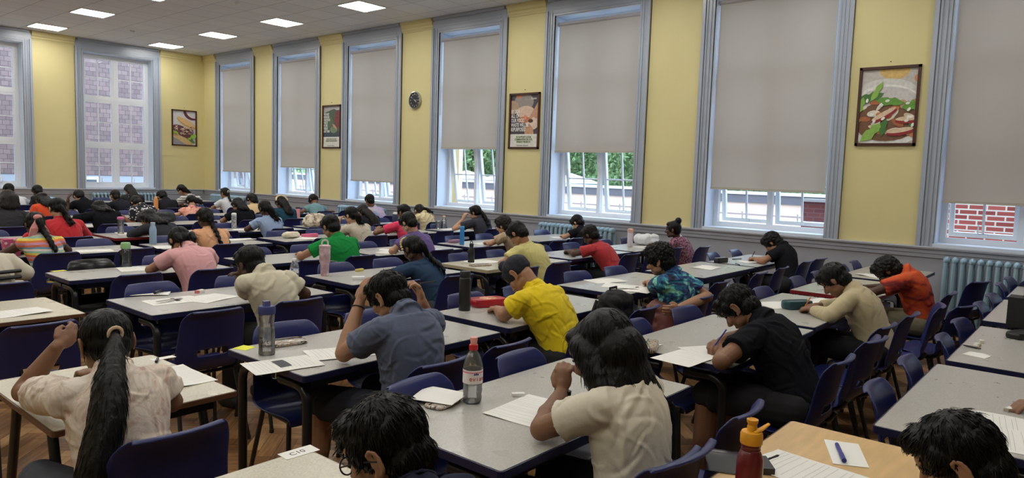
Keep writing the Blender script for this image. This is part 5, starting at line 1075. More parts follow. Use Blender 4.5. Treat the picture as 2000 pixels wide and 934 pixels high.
chair(8.05, .62, math.radians(-38), 'navy chair turned sideways between the radiator and the orange T-shirt boy')
chair(7.35, 1.02, math.radians(-20), 'navy chair beside the radiator behind the orange T-shirt boy')
chair(5.72, .92, math.radians(-14), 'navy chair just right behind the orange T-shirt boy, crossing another')
chair(5.48, 1.06, math.radians(10), 'navy chair between the beige shirt boy and orange T-shirt boy')
chair(4.02, 1.10, math.radians(-6), 'navy chair pulled out beside the black polo shirt boy, upper one')
# ------------------------------------------------------------------ things on the tables
OV = {(756, 448): (6.62, 7.72), (453, 412): (6.70, 11.98), (420, 404): (7.2, 13.5), (345, 400): (7.05, 14.75), (541, 421): (6.86, 10.5), (321, 419): (5.15, 11.95), (8, 462): (1.915, 7.30)}
def at_t(px, py):
    if (px, py) in OV: return np.array([*OV[(px, py)], TH])
    return atZ(px, py, TH)
def paper(px, py, w=.21, d=.297, rz=0, label='', lines=True, block=None, lift=0, m=None, group='exam papers on the tables', name='exam_paper', n=1):
    q = at_t(px, py); t = thing(name, label, 'paper', (q[0], q[1], TH+.0006+lift), rz, group)
    mb = MB(); nx, ny = 6, 8; R_ = random.Random(int(px*7+py)); k1, k2 = R_.uniform(0, 6), R_.uniform(0, 6)
    V = []
    for lay in (0, 1):
        for j in range(ny+1):
            for i in range(nx+1):
                x, y = (i/nx-.5)*w, (j/ny-.5)*d; z = .004*max(0, math.sin(x*14+k1)*math.sin(y*9+k2))*(1+n)+(.0008+.0006*n if lay else 0); V.append((x, y, z))
    F_ = []; L0 = (nx+1)*(ny+1)
    for j in range(ny):
        for i in range(nx):
            a = j*(nx+1)+i; F_.append((L0+a, L0+a+1, L0+a+nx+2, L0+a+nx+1)); F_.append((a, a+nx+1, a+nx+2, a+1))
    mb.add(V, F_)
    rim = [i for i in range(nx)]; 
    for i in range(nx): mb.f.append((i, i+1, L0+i+1, L0+i)); mb.m.append(0); o = ny*(nx+1); mb.f.append((o+i+1, o+i, L0+o+i, L0+o+i+1)); mb.m.append(0)
    for j in range(ny): a = j*(nx+1); mb.f.append((a+nx+1, a, L0+a, L0+a+nx+1)); mb.m.append(0); a += nx; mb.f.append((a, a+nx+1, L0+a+nx+1, L0+a)); mb.m.append(0)
    mb.build('sheet', m or M_paper, t, 60)
    if lines:
        zz = lambda x, y: .004*max(0, math.sin(x*14+k1)*math.sin(y*9+k2))*(1+n)+.0014+.0006*n
        ln = MB(); y = d/2-.03
        while y > -d/2+.03:
            x1 = R_.uniform(.1, w/2-.015) if w > .2 else w/2-.012
            xs = np.linspace(-w/2+.02, x1, 6)
            for a, b_ in zip(xs[:-1], xs[1:]): ln.add([(a, y, zz(a, y)), (b_, y, zz(b_, y)), (b_, y+.0012, zz(b_, y)), (a, y+.0012, zz(a, y))], [(0, 1, 2, 3)])
            y -= R_.uniform(.012, .03)
        ln.build('print', mat('print_grey', (176, 176, 174), .8), t, 0)
        if block:
            bx = MB(); x0, x1, y0, y1 = block; xs = np.linspace(x0, x1, 8)
            for a, b_ in zip(xs[:-1], xs[1:]): bx.add([(a, y0, zz(a, y0)+.0006), (b_, y0, zz(b_, y0)+.0006), (b_, y1, zz(b_, y1)+.0006), (a, y1, zz(a, y1)+.0006)], [(0, 1, 2, 3)])
            bx.build('printed_panel', mat('print_dark', (84, 84, 86), .8), t, 0)
    return t
D2 = math.radians
P_ = [
 (552, 713, .21, .297, D2(78), 'exam sheet with a dark printed panel hanging over the table corner', (-.06, .06, -.02, .03)), (664, 690, .21, .297, D2(70), 'booklet under the elbow of the slate blue T-shirt boy', None),
 (1035, 801, .21, .297, D2(95), 'paper by the elbow of the girl in crumpled white T-shirt', None), (1340, 699, .21, .297, D2(85), 'exam paper left of the black polo boy, front one', None), (1395, 686, .21, .297, D2(60), 'exam paper under the hand of the black polo boy', None),
 (1248, 674, .15, .20, D2(80), 'blank white sheet beside the teal clear pencil case', None), (337, 588, .21, .297, D2(88), 'exam sheet with a ruler picture before the cream shirt boy', (-.05, .06, -.03, -.005)), (412, 583, .297, .21, D2(20), 'wide crumpled exam paper by the cream shirt boy', None), (295, 574, .18, .22, D2(60), 'folded white paper below a black pen', None),
 (30, 612, .21, .297, D2(95), 'exam paper at the far left on the single desk', None), (340, 738, .21, .297, D2(0), 'exam paper under the right arm of the long ponytail girl', None), (1963, 836, .297, .21, D2(8), 'exam paper under the pointing hand', None), (1968, 858, .297, .21, D2(8), 'second exam paper in front of the pointing hand', None),
 (1578, 925, .21, .297, D2(-8), 'exam form with boxes on the beech table', None), (1182, 549, .21, .297, D2(70), 'loose exam paper on the table of the tie-dye boy, left one', None), (1215, 560, .21, .297, D2(20), 'loose exam paper by the backpack chair', None), (1255, 567, .21, .297, D2(95), 'exam paper under the writing hand of the tie-dye boy', None),
 (1380, 523, .297, .21, D2(4), 'single folded paper on the empty shiny table', None), (1522, 597, .21, .25, D2(60), 'booklet left of the teal padded pencil case', None), (1610, 590, .21, .297, D2(80), 'paper behind the teal padded pencil case', None), (1690, 562, .21, .297, D2(80), 'exam paper before the orange T-shirt boy', None), (1705, 540, .297, .15, D2(60), 'paper on the table beyond the orange T-shirt boy', None), (1700, 575, .15, .18, D2(70), 'small paper near the edge of the red-edged table', None),
 (1125, 491, .297, .21, D2(10), 'exam papers under the hands of the red T-shirt boy', None), (1468, 512, .21, .25, D2(50), 'paper in front of the bushy-haired boy beside the wall', None), (1262, 483, .21, .297, D2(70), 'paper in front of the pale pink bottle', None),
 (770, 489, .21, .297, D2(40), 'exam paper behind the girl with the hairband, left', None), (762, 495, .297, .15, D2(95), 'exam paper behind the girl with the hairband, right', None), (940, 512, .21, .297, D2(70), 'paper on the tan-edged table', None), (272, 526, .21, .297, D2(80), 'paper beside the green-lidded bottle', None), (185, 490, .21, .297, D2(80), 'exam paper right of the rainbow top girl', None), (333, 483, .21, .297, D2(80), 'paper beside the pale blue slim bottle', None), (248, 457, .297, .21, D2(80), 'large paper beside the pink-lidded bottle', None), (470, 468, .21, .297, D2(80), 'paper right of the peach top girl', None), (478, 449, .21, .297, D2(60), 'papers before the pale blue T-shirt girl', None), (735, 452, .21, .25, D2(70), 'paper beside the bright pink T-shirt girl', None), (875, 449, .297, .21, D2(60), 'pale pink booklet by the clear bottles', None), (945, 476, .21, .297, D2(80), 'paper by the sand T-shirt boy', None), (626, 509, .21, .297, D2(60), 'paper under the elbow of the green polo boy', None), (600, 466, .297, .21, D2(30), 'paper under the crumpled tissue', None), (176, 442, .21, .297, D2(70), 'paper by the person in black raising a hand', None), (1095, 464, .21, .297, D2(70), 'paper in front of the child in black by the radiator', None), (845, 490, .21, .297, D2(70), 'paper by the purple T-shirt boy', None),
]
for px, py, w, d, rz, lab, blk in P_: paper(px, py, w, d, rz, lab, block=blk, lines=True)
def item(name, label, cat, px, py, rz=0, h=0.0, group=None): q = at_t(px, py); return thing(name, label, cat, (q[0], q[1], TH+.0005+h), rz, group)
t = item('desk_label', 'white seat number sticker reading C10 on the bottom left table', 'label', 583, 884, D2(0)); MB().slab([(-.055, -.026), (.055, -.03), (.058, .026), (-.052, .03)], 0, .0006).build('sticker', M_paper, t, 0); text('C10', .030, (-.03, -.010, .0008), (1, 0, 0), (0, 1, 0), M_black, t, 'lettering', ext=.0001)
t = item('desk_label', 'faint white seat sticker near the corner of the ponytail girl desk', 'label', 318, 700, 0); MB().slab([(-.05, -.02), (.05, -.02), (.05, .02), (-.05, .02)], 0, .0006).build('sticker', M_paper, t, 0); 
t = item('sticky_note', 'bright yellow sticky note beside the navy-capped bottle', 'sticky note', 477, 680, D2(20)); MB().slab([(-.038, -.038), (.038, -.038), (.04, .038), (-.036, .038)], 0, .0008).build('note', mat('neon_yellow', (228, 232, 60), .7), t, 0)
t = item('sticky_note', 'small yellow sticky note on the table with the green-lidded bottle', 'sticky note', 115, 529.5, D2(10)); MB().slab([(-.05, -.03), (.05, -.03), (.05, .03), (-.05, .03)], 0, .0008).build('note', mat('neon_yellow2', (222, 214, 90), .7), t, 0)
def pen(px, py, rz, label, col, L=.145, r=.0042, lift=0):
    q = at_t(px, py); t = thing('pen', label, 'pen', (q[0], q[1], TH+r+.002+lift), rz); m = mat('pen_%d_%d_%d' % col, col, .35)
    MB().cyl((-L/2, 0, 0), (L/2-.012, 0, 0), r, n=10).cyl((L/2-.012, 0, 0), (L/2, 0, 0), r, .0008, 10).build('barrel', m, t); MB().cyl((-L/2-.004, 0, 0), (-L/2+.05, 0, 0), r*1.18, n=10).build('cap', m, t); return t
def eraser(px, py, rz, label, c=(232, 230, 224), s=(.05, .02, .012)): 
    t = item('eraser', label, 'eraser', px, py, rz); mb = MB(); mb.slab([(x*s[0]/2, y*s[1]/2) for x, y in ((-1, -.8), (-.9, -1), (.9, -1), (1, -.8), (1, .8), (.9, 1), (-.9, 1), (-1, .8))], 0, s[2]); mb.build('rubber', mat('rub_%d_%d_%d' % c, c, .7), t, 0); MB().b2((-s[0]*.2, -s[1]/2-.0006, -.0002), (s[0]*.45, s[1]/2+.0006, s[2]+.0006)).build('sleeve', M_paper, t, 0)
eraser(1012, 774, D2(-40), 'white eraser on the foreground table between bottle and elbow')
eraser(390, 572, D2(20), 'pink eraser on the cream shirt boy table', (214, 120, 126), (.07, .025, .018)); eraser(1971, 803, D2(-20), 'grey worn eraser above the pointing hand', (176, 166, 150)); eraser(1917, 670, D2(10), 'small white eraser at the pencil stubs', (220, 212, 190), (.03, .02, .015)); eraser(1909, 676, D2(60), 'second eraser bit by the pencil stubs', (206, 196, 170), (.035, .018, .014))
pen(307, 706, D2(60), 'black pen lying near the corner of the ponytail girl desk', (26, 26, 30), .06, .005); pen(312, 573, D2(45), 'thick black pen on the folded white paper', (24, 24, 28), .15, .008, .006); pen(1893, 679, D2(70), 'short dark pencil stub, left of the pair', (40, 36, 36), .07, .004); pen(1900, 680, D2(72), 'short pencil stub, right of the pair', (90, 66, 50), .07, .004)
pen(1440, 507, D2(-20), 'black pen on the table of the boy beside the wall', (24, 24, 28)); pen(1440, 517, D2(40), 'second black pen near the black box case', (24, 24, 28)); pen(1505, 900, D2(-10), 'dark pen with white ring poking from behind the maroon bottle', (24, 24, 28), .10)
t = item('card_slip', 'blank white card slip under a blue pen on the beech table', 'card', 1651, 886, D2(-66)); MB().slab([(-.052, -.11), (.05, -.105), (.055, .10), (-.05, .105)], 0, .002).build('card', M_paper, t, 0)
pen(1640, 889, D2(-66)+math.pi/2, 'royal blue pen lying on the white card slip', (38, 52, 140), .15, .0062, .004)
t = item('paper_scrap', 'torn white paper scrap on the right edge table', 'paper', 1909, 694, D2(-10)); MB().slab([(-.06, -.05), (.03, -.055), (.065, -.01), (.05, .05), (-.05, .055)], 0, .0015).build('scrap', M_paper, t, 0)
t = item('ruler_picture', 'grey ruler lying on the exam sheet of the cream shirt boy table', 'ruler', 331, 590, D2(8), .012); MB().b2((-.08, -.012, 0), (.08, .012, .002)).build('blade', mat('ruler_grey', (150, 140, 140), .5), t, 0)
# bottles
def bottle(px, py, prof, label, mats, cap=None, capm=None, water=None, lab=None, n=28, extras=None, z=None, group='drink bottles', xyz=None):
    q = at_t(px, py) if xyz is None else np.array(xyz); t = thing('drink_bottle', label, 'bottle', (q[0], q[1], (TH+.0008) if z is None else z), 0, group)
    MB().lathe(prof, n=n).build('body', mats, t, 40)
    if cap: MB().lathe(cap, n=n).build('cap', capm, t, 40)
    if water:
        MB().lathe(water, n=n).build('water', mat_water(), t, 40)
    if lab: r, z0, z1, m = lab; MB().lathe([(r, z0), (r, z1)], n=n).build('label_band', m, t, 40)
    return t
def mat_water(): return clear_mat('water', (.97, .98, .99), .45, .03, .16)
M_scr = mat('navy_cap', (52, 58, 112), .45)
t = bottle(521, 692, [(.034, 0), (.037, .004), (.036, .03), (.036, .105), (.0355, .11), (.032, .135), (.0315, .145), (.035, .165), (.035, .188), (.030, .19)], 'clear plastic bottle with navy flip cap and black lettering reading school', M_clear, [(.037, .186), (.038, .19), (.038, .214), (.034, .222), (.01, .224)], M_scr, [(.033, .004), (.034, .01), (.034, .13)])
MB().box((-.002, 0, .232), (.026, .024, .022)).box((-.004, 0, .242), (.028, .020, .006), R=rmat(0)).build('flip_spout', mat('navy_spout', (96, 100, 150), .4), t, 0)
def wrap_text(t, body, size, r, z, ang0, m, adv=.6, flip=1):
    mb = MB()
    for i, ch in enumerate(body):
        a = ang0+(i*size*adv)/r; c = np.array([math.cos(a), math.sin(a), 0]); rt = (-math.sin(a), math.cos(a), 0)
        if ch != ' ':
            me = text(ch, size, (c[0]*r, c[1]*r, z), rt, (0, 0, 1), m, None, 'lettering', 'CENTER', ext=.0003); mb.add([tuple(v.co) for v in me.vertices], [tuple(p.vertices) for p in me.polygons]); bpy.data.meshes.remove(me)
    mb.build('lettering', m, t, 0)
cang = math.atan2(-t.location.y, -t.location.x)
wrap_text(t, 'school', .019, .0374, .040, cang-.62, M_black, .50); wrap_text(t, 'art', .021, .0374, .058, cang-.55, M_black, .55); wrap_text(t, 'the', .012, .0374, .078, cang-.9, M_black, .5)
t = bottle(922, 786, [(.026, 0), (.034, .006), (.036, .02), (.034, .034), (.0365, .05), (.035, .062), (.037, .075), (.037, .135), (.0355, .145), (.031, .165), (.022, .185), (.0135, .197), (.013, .205)], 'clear mineral water bottle with red and pink sports cap and evian label', M_clear, [(.0165, .200), (.017, .202), (.0165, .218), (.014, .220)], mat('red_cap', (200, 36, 44), .35), [(.030, .004), (.0335, .02), (.032, .034), (.034, .05), (.033, .062), (.035, .075), (.035, .128)], (.0376, .078, .128, mat('evian_label', (232, 222, 220), .5)))
MB().lathe([(.0115, .219), (.0125, .228), (.0145, .240), (.013, .246), (.006, .248)], n=20).build('sports_spout', mat('pink_spout', (238, 160, 150), .35), t)
MB().lathe([(.0378, .118), (.0378, .123)], n=28).build('pink_stripe', mat('label_pink', (226, 130, 140), .5), t)
ca = math.atan2(-1.36, -1.70)
wrap_text(t, 'evian', .025, .0382, .090, ca-.12, mat('evian_red', (190, 40, 60), .5), .50)
mb = MB()
for i, a in enumerate((.25, .42, .58)): 
    A_ = ca+a; c = np.array([math.cos(A_), math.sin(A_), 0])*.0383; tt = np.array([-math.sin(A_), math.cos(A_), 0]); mb.add([c-tt*.005+np.array([0, 0, .112]), c+tt*.005+np.array([0, 0, .112]), c+tt*.001+np.array([0, 0, .120+.003*(i == 1)])], [(0, 1, 2)])
mb.build('mountain_logo', mat('evian_blue', (50, 60, 130), .5), t, 0)
M_maroon = mat('maroon_steel', (100, 24, 32), .28, spec=.6)
bp_ = atZ(1458, 934, .80); 
t = bottle(0, 0, [(.030, 0), (.0335, .004), (.0335, .135), (.032, .150), (.026, .166), (.0235, .170), (.0245, .174), (.023, .178), (.0245, .182), (.0235, .188)], 'maroon steel bottle with mustard yellow spout lid and round crest', M_maroon, [(.027, .188), (.028, .19), (.028, .212), (.025, .219), (.012, .221)], mat('mustard_lid', (226, 160, 36), .45), xyz=(bp_[0]-.01, bp_[1]-.01, 0), z=.7108)
MB().lathe([(.012, .218), (.0125, .232), (.0105, .236), (.014, .243), (.0145, .250), (.010, .252), (.005, .248)], n=20).build('spout', mat('mustard_lid'), t)
MB().tube([(.0, -.012, .219), (.022, -.004, .226), (.044, .004, .238)], [.009, .008, .005], 10, asp=.5).build('thumb_tab', mat('mustard_lid'), t)
t.rotation_euler = (0, 0, -.87); ca = math.atan2(-bp_[1], -bp_[0])+.87; 
for rr, cc, nm in ((.022, (24, 20, 22), 'crest_ring'), (.0185, (214, 200, 160), 'crest_field'), (.008, (30, 26, 28), 'crest_emblem')):
    mb = MB(); off = .0338+.0004*(.022-rr)/.004; pts = []
    for i in range(28): a = 2*math.pi*i/28; A_ = ca-.3+rr*math.cos(a)/.0335*.95; pts.append((math.cos(A_)*off, math.sin(A_)*off, .058+rr*math.sin(a)))
    A0 = ca-.3; mb.add([(math.cos(A0)*(off+.0002), math.sin(A0)*(off+.0002), .058)]+pts, [(0, i+1, (i+1) % 28+1) for i in range(28)]); mb.build(nm, mat('crest_%d' % cc[0], cc, .5), t, 0)
M_blk = mat('matt_black_steel', (24, 25, 27), .42)
bottle(907, 606, [(.036, 0), (.037, .003), (.037, .195), (.033, .205), (.030, .208)], 'tall matt black flask beside the red pencil case', M_blk, [(.033, .206), (.034, .208), (.034, .238), (.030, .245), (.005, .247)], mat('black_lid', (34, 35, 37), .5))
t = bottle(920, 513, [(.030, 0), (.032, .004), (.032, .10), (.028, .13), (.018, .150), (.017, .155)], 'small black bottle with looped cap on the tan-edged table', M_blk, [(.019, .154), (.020, .156), (.020, .178), (.014, .184)], mat('black_lid'))
MB().tube([(0, -.014, .18), (0, -.012, .20), (0, .0, .208), (0, .012, .20), (0, .014, .18)], .004, 8, up=(1, 0, 0)).build('carry_loop', mat('black_lid'), t)
M_pinkt = ramp_mat('pink_marbled', [(.42, (196, 160, 172)), (.56, (222, 196, 204)), (.66, (236, 220, 224))], scale=18, bump=0, rough=.4)
t = bottle(634, 539, [(.030, 0), (.032, .003), (.034, .10), (.042, .112), (.043, .20), (.043, .225), (.041, .228)], 'tall marbled pink tumbler with carry loop', M_pinkt, [(.044, .222), (.045, .224), (.045, .242), (.02, .248)], mat('pink_lid', (214, 186, 192), .45))
MB().tube([(-.03, 0, .244), (-.028, 0, .268), (-.018, 0, .282), (0, 0, .286), (.018, 0, .282), (.028, 0, .268), (.03, 0, .244)], .008, 8, asp=.4, up=(0, 1, 0)).build('carry_loop', mat('pink_loop', (214, 200, 200), .5), t)
PETB = [(.024, 0), (.031, .006), (.032, .03), (.030, .037), (.032, .044), (.030, .055), (.032, .066), (.032, .12), (.028, .14), (.016, .16), (.013, .166)]
bottle(575, 556, [(r, z*1.06) for r, z in PETB], 'clear water bottle with blue and white label by the cream shirt boy', M_clear, [(.015, .174), (.015, .188), (.012, .19)], M_white, lab=(.0326, .085, .118, ramp_mat('blue_white_label', [(.45, (236, 238, 242)), (.55, (60, 90, 180))], scale=25, bump=0)))
t = bottle(246, 523, [(.040, 0), (.043, .005), (.042, .05), (.038, .075), (.043, .10), (.042, .125), (.030, .15), (.028, .158)], 'chunky clear green bottle with pale green lid', clear_mat('green_clear', (.86, .97, .88), .42, .08), [(.036, .155), (.037, .157), (.037, .185), (.034, .20), (.03, .204)], mat('pale_green', (140, 186, 128), .5))
bottle(299, 477, [(.032, 0), (.035, .004), (.035, .145), (.032, .165), (.022, .195), (.020, .205)], 'pale blue slim steel bottle', mat('pale_blue_steel', (150, 176, 204), .4), [(.022, .204), (.023, .206), (.023, .226), (.02, .229)], mat('pale_blue_cap', (176, 196, 216), .4))
t = bottle(236, 457, [(.031, 0), (.034, .004), (.034, .17), (.033, .175)], 'clear straight bottle with pink lid and inner straw', M_clear, [(.036, .172), (.037, .174), (.037, .196), (.022, .202)], mat('pink_lid2', (222, 110, 170), .45)); MB().cyl((.008, 0, .01), (.004, 0, .175), .003, n=8).build('straw', M_white, t)
bottle(457, 446, [(.030, 0), (.033, .004), (.034, .16), (.031, .175)], 'patterned clear bottle before the straight-haired girl in black', ramp_mat('white_dark_print', [(.42, (190, 190, 196)), (.56, (80, 84, 90)), (.6, (200, 200, 206))], scale=26, bump=0, rough=.3), [(.032, .174), (.033, .176), (.033, .20), (.02, .208)], M_white)
t = bottle(321, 419, [(.036, 0), (.037, .002), (.037, .235), (.03, .27)], 'tall orange carton-shaped bottle', mat('orange_carton', (226, 152, 88), .5), [(.022, .268), (.022, .30), (.018, .304)], mat('peach_cap', (232, 176, 140), .5), n=4)
bottle(453, 412, [(.036, 0), (.038, .004), (.038, .19), (.034, .2)], 'royal blue bottle before the upright girl in white', mat('royal_blue', (46, 90, 176), .4), [(.036, .199), (.036, .22), (.015, .228)], mat('dark_lid', (34, 40, 60), .5))
bottle(345, 400, [(.030, 0), (.034, .006), (.034, .15), (.02, .19), (.018, .2)], 'frosted clear bottle near the striped top person', M_clear, [(.02, .198), (.02, .22), (.015, .224)], M_white)
bottle(756, 448, [(.042, 0), (.044, .004), (.044, .22), (.038, .24)], 'dark blue flask left of the bright pink T-shirt girl', mat('dark_blue_flask', (40, 56, 84), .4), [(.034, .238), (.034, .262), (.015, .268)], M_white)
bottle(867, 447, [(.034, 0), (.038, .004), (.038, .13), (.02, .165), (.019, .175)], 'clear bottle with white lid and bamboo top, taller one', M_clear, [(.022, .173), (.022, .195), (.02, .2)], mat('bamboo', (216, 190, 166), .6))
bottle(856, 447, [(.036, 0), (.04, .004), (.04, .11), (.036, .12)], 'clear cup shorter than the bottle beside it', M_clear, None, None)
bottle(902, 478, [(.036, 0), (.037, .002), (.037, .19), (.034, .2)], 'bright blue square bottle', mat('bright_blue', (50, 130, 200), .45), [(.036, .199), (.036, .215), (.03, .218)], mat('cyan_lid', (80, 160, 220), .5), n=4)
bottle(1098, 448, [(.034, 0), (.037, .004), (.037, .18), (.034, .2)], 'teal clear bottle in front of the radiator', clear_mat('teal_clear', (.25, .75, .82), .4, .1), [(.036, .199), (.036, .225), (.02, .235)], mat('teal_lid', (30, 110, 130), .5))
t = bottle(1230, 482, [(.032, 0), (.035, .004), (.034, .16), (.034, .18)], 'tall white bottle with pale pink lid', mat('pearl_white', (218, 208, 218), .4), [(.037, .178), (.038, .18), (.038, .215), (.025, .228)], mat('pale_pink_lid', (226, 180, 170), .5)); MB().box((-.04, 0, .215), (.03, .014, .008)).build('spout', mat('pale_pink_lid'), t)
t = bottle(541, 421, [(.034, 0), (.036, .003), (.036, .16)], 'pink cup bottle beside the dark teal top girl', mat('pink_cup', (226, 150, 160), .5), [(.038, .158), (.038, .18), (.03, .184)], M_black)
# pencil cases and bags
def pouch(px, py, dims, rz, label, m, m2=None, name='pencil_case', cat='pencil case', soft=.3, group='pencil cases'):
    t = item(name, label, cat, px, py, rz, .0005, group); L, W, Hh = dims; mb = MB(); n = 22; prof = []
    for i in range(9):
        a = i/8; z = Hh*a; k_ = (1-abs(2*a-1)**3)**.45 if 0 < a < 1 else .62; prof.append((z, .86+.14*k_))
    V = []; F_ = []
    for z, k_ in prof:
        for i in range(n):
            a = 2*math.pi*i/n; c, s = math.cos(a), math.sin(a); e = .45; V.append((math.copysign(abs(c)**e, c)*L/2*k_, math.copysign(abs(s)**e, s)*W/2*k_, z))
    for j in range(8):
        for i in range(n): F_.append((j*n+i, j*n+(i+1) % n, (j+1)*n+(i+1) % n, (j+1)*n+i))
    F_ += [tuple(range(n))[::-1], tuple(range(8*n, 9*n))]; mb.add(V, F_); mb.build('pouch', m, t, 50)
    z = MB().tube([(-L*.46, W*.2, Hh*.99), (L*.46, W*.2, Hh*.99)], .003, 6); z.build('zip', m2 or M_black, t); return t
M_multi = ramp_mat('pencils_seen_through', [(.36, (70, 66, 60)), (.48, (196, 190, 176)), (.56, (150, 110, 70)), (.64, (210, 212, 214))], scale=34, rough=.2, bump=0, stretch=(1, 4, 1))
pouch(556, 672, (.21, .12, .016), D2(-10), 'transparent pencil wallet full of pens beside the navy-capped bottle', M_multi)
pouch(866, 789, (.16, .09, .012), D2(15), 'transparent pencil wallet under the white booklet', M_multi)
paper(858, 783, .15, .17, D2(20), 'small white booklet on a transparent wallet near the evian bottle', lines=False, lift=.016, name='booklet')
pouch(1268, 682, (.20, .085, .03), D2(22), 'clear-topped teal pencil case before the black polo boy', M_multi, mat('teal_trim', (30, 110, 110), .5))
pouch(1556, 603, (.22, .10, .055), D2(-30), 'teal padded pencil case on the beige shirt boy table', mat('teal_puffer', (34, 70, 80), .35, bump=.5, bscale=30))
t = pouch(953, 597, (.24, .14, .048), D2(-18), 'red hard pencil case with round picture lid beside the flask', mat('red_case', (176, 30, 44), .35)); MB().lathe([(.05, .0485), (.046, .0505)], n=24, sx=1.2).build('lid_picture', ramp_mat('lid_print', [(.4, (222, 180, 90)), (.5, (190, 50, 60)), (.6, (236, 210, 160))], scale=40, bump=0, rough=.3), t)
pouch(605, 463, (.22, .09, .04), D2(5), 'pink pencil case on the table beyond the green polo boy', mat('pink_case', (222, 104, 140), .5)); pouch(727, 449, (.20, .07, .035), D2(15), 'pink-tan long pencil case by the cream T-shirt girl', mat('tan_pink', (206, 160, 146), .6))
pouch(888, 474, (.19, .10, .035), D2(10), 'mauve pencil case beside the bright blue bottle', mat('mauve', (150, 110, 140), .6)); pouch(938, 519, (.22, .10, .012), D2(-15), 'spread of pens in a clear wallet by the small black bottle', M_multi)
pouch(1408, 513, (.19, .07, .05), D2(-12), 'small black box case with white rim', mat('case_black', (34, 34, 38), .4), M_white); pouch(700, 546, (.10, .06, .022), D2(-30), 'small white oval holder before the slate blue boy', M_white, M_white, 'white_holder', 'holder'); pouch(702, 530, (.08, .04, .02), D2(10), 'small yellow sponge eraser on the pink tumbler table', mat('sponge_yellow', (216, 196, 110), .8), None, 'sponge_eraser', 'eraser')
pouch(1994, 660, (.20, .10, .035), D2(-20), 'black mesh pencil case at the right edge', mat('mesh_black', (22, 22, 24), .4)); pouch(420, 404, (.28, .2, .05), D2(5), 'pink folded cloth near the upright girl in white', mat('pink_cloth', (232, 160, 156), .8), None, 'folded_cloth', 'cloth')
t = item('box_bag', 'tall black box bag standing on the right edge table', 'bag', 1996, 640, D2(0)); MB().b2((-.06, -.08, 0), (.10, .08, .19)).build('bag_body', mat('bag_black', (26, 26, 28), .6, bump=.2), t, 0); MB().tube([(-.02, 0, .19), (-.01, 0, .23), (.05, 0, .23), (.06, 0, .19)], .006, 8, up=(0, 1, 0)).build('handle', M_black, t)
t = item('pencil_wallet', 'clear plastic wallet behind the maroon bottle on the beech table', 'wallet', 1420, 905, D2(30)); MB().slab([(-.09, -.06), (.09, -.07), (.10, .06), (-.08, .07)], 0, .004).build('film', clear_mat('film', (.9, .9, .9), .55, .15), t, 0)
t = item('phone_case', 'dark slim case standing right of the maroon bottle', 'case', 1484, 915, D2(35)); MB().b2((-.05, -.03, 0), (.05, .03, .02)).build('case_body', mat('dark_case', (44, 46, 50), .5), t, 0)
def blob_bag(loc, dims, label, m, name='backpack', cat='backpack', straps=True, seed=1, group=None):
    t = thing(name, label, cat, loc, 0, group); mb = MB(); a, b, c = dims
    r_ = b*.30; n_x = a/2-r_; n_y = b/2-r_
    for sx in (-1, 1):
        for sy in (-1, 1): mb.cap((sx*n_x, sy*n_y, r_), (sx*n_x*.72, sy*n_y*.8, c-r_), r_, r_*.9)
    for z_ in (.18, .42, .66, .84): mb.ell((0, 0, c*z_), (a*.46*(1-.25*max(0, z_-.5)), b*.48, c*.20))
    mb.ell((0, -b*.42, c*.33), (a*.36, b*.24, c*.24))
    me = remesh(mb, .012, 2, 'bag_body'); me.materials.append(m); displace(me, folds(.006, seed, .7), 60); me.shade_smooth(); link('bag_body', me, t)
    if straps: MB().tube([(-.04, b*.1, c*.94), (-.04, b*.12, c*1.06), (.04, b*.12, c*1.06), (.04, b*.1, c*.94)], .009, 8, asp=.5, up=(0, 1, 0)).build('handle', M_black, t); MB().tube([(-a*.25, b*.45, c*.85), (-a*.3, b*.66, c*.5), (-a*.25, b*.45, c*.12)], .016, 8, asp=.35, up=(1, 0, 0)).build('strap', M_black, t)
    return t
M_bag = mat('black_nylon', (17, 18, 21), .65, bump=.3, bscale=60, spec=.3)
blob_bag((3.86, 2.36, .44), (.30, .20, .40), 'black backpack propped on the chair before the tie-dye boy', M_bag)
blob_bag((4.40, 2.30, .43), (.30, .24, .30), 'reddish brown bag on the chair left of the tie-dye boy', mat('brown_nylon', (110, 62, 54), .5, bump=.3), 'shoulder_bag', 'bag', seed=4)
blob_bag((4.15, 14.12, .62), (.36, .20, .32), 'black bag hanging near the far left window', M_bag, seed=6)
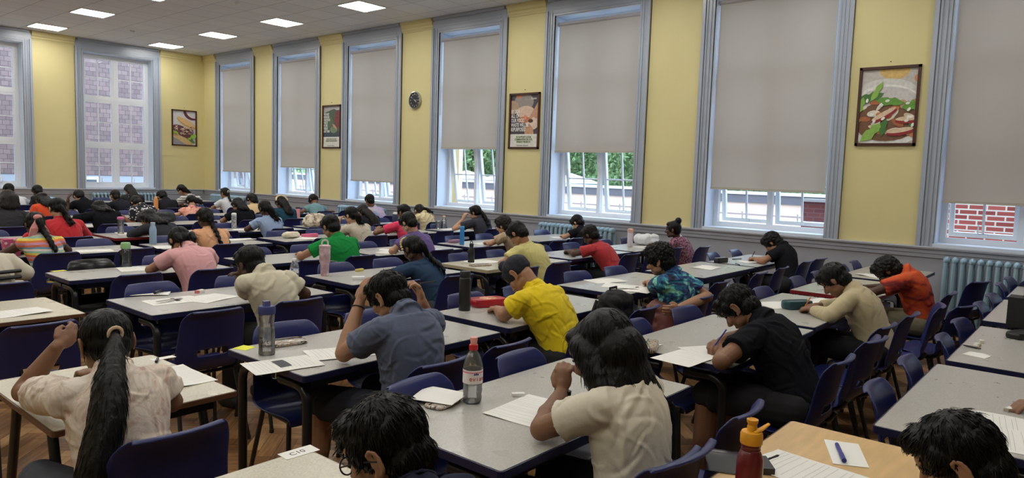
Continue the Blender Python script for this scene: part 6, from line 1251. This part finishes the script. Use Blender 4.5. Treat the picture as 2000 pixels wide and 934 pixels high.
t = blob_bag((*at_t(616, 443)[:2], TH), (.38, .20, .19), 'large cream printed pouch bag on the table', ramp_mat('cream_printed', [(.45, (222, 212, 190)), (.6, (150, 120, 96))], scale=20), 'pouch_bag', 'bag', False, 8)
blob_bag((*at_t(1262, 478)[:2], TH), (.36, .24, .13), 'white plastic bag beside the tall white bottle', mat('white_bag', (222, 224, 228), .5), 'plastic_bag', 'bag', False, 9)
blob_bag((*at_t(568, 465)[:2], TH+.004), (.20, .12, .07), 'crumpled cream tissue beside the pink pencil case', mat('tissue', (222, 212, 190), .9), 'crumpled_tissue', 'tissue', False, 10)
blob_bag((4.55, 10.55, TH-.02), (.50, .28, .16), 'dark jacket heaped behind the peach top girl', mat('dark_jacket', (48, 48, 52), .8, bump=.4), 'folded_jacket', 'jacket', False, 11)
t = item('tote_bag', 'pink bag with white polka dots at the left edge', 'bag', 8, 462, 0); MB().add([(-.05, -.05, 0), (.05, -.05, 0), (.05, .05, 0), (-.05, .05, 0), (-.07, -.055, .15), (.07, -.055, .15), (.07, .055, .15), (-.07, .055, .15)], [(3, 2, 1, 0), (0, 1, 5, 4), (1, 2, 6, 5), (2, 3, 7, 6), (3, 0, 4, 7), (4, 5, 6, 7)]).build('bag_body', ramp_mat('pink_dots', [(0, (236, 214, 220)), (.30, (206, 96, 136))], 'voronoi', 26, const=True, bump=0), t, 0)
q = atZ(1628, 812, 0); bottle(0, 0, [(.034, 0), (.036, .004), (.036, .17), (.024, .2)], 'dark green bottle standing on the floor behind the black polo boy', mat('dark_green_steel', (24, 48, 46), .4), [(.026, .199), (.026, .225), (.01, .23)], mat('black_lid'), xyz=(3.52, .72, 0), z=.001)
q = atZ(1072, 905, 0); tag(MB().slab([(q[0]-.05, q[1]-.04), (q[0]+.05, q[1]-.05), (q[0]+.045, q[1]+.05), (q[0]-.05, q[1]+.045)], .001, .003).build('cardboard_scrap', mat('cardboard', (170, 120, 80), .9), None, 0), 'torn brown cardboard scrap on the floor under the foreground table', 'cardboard')
print('CHAIRS', NCH[0], 'OBJ', len(COL.objects))
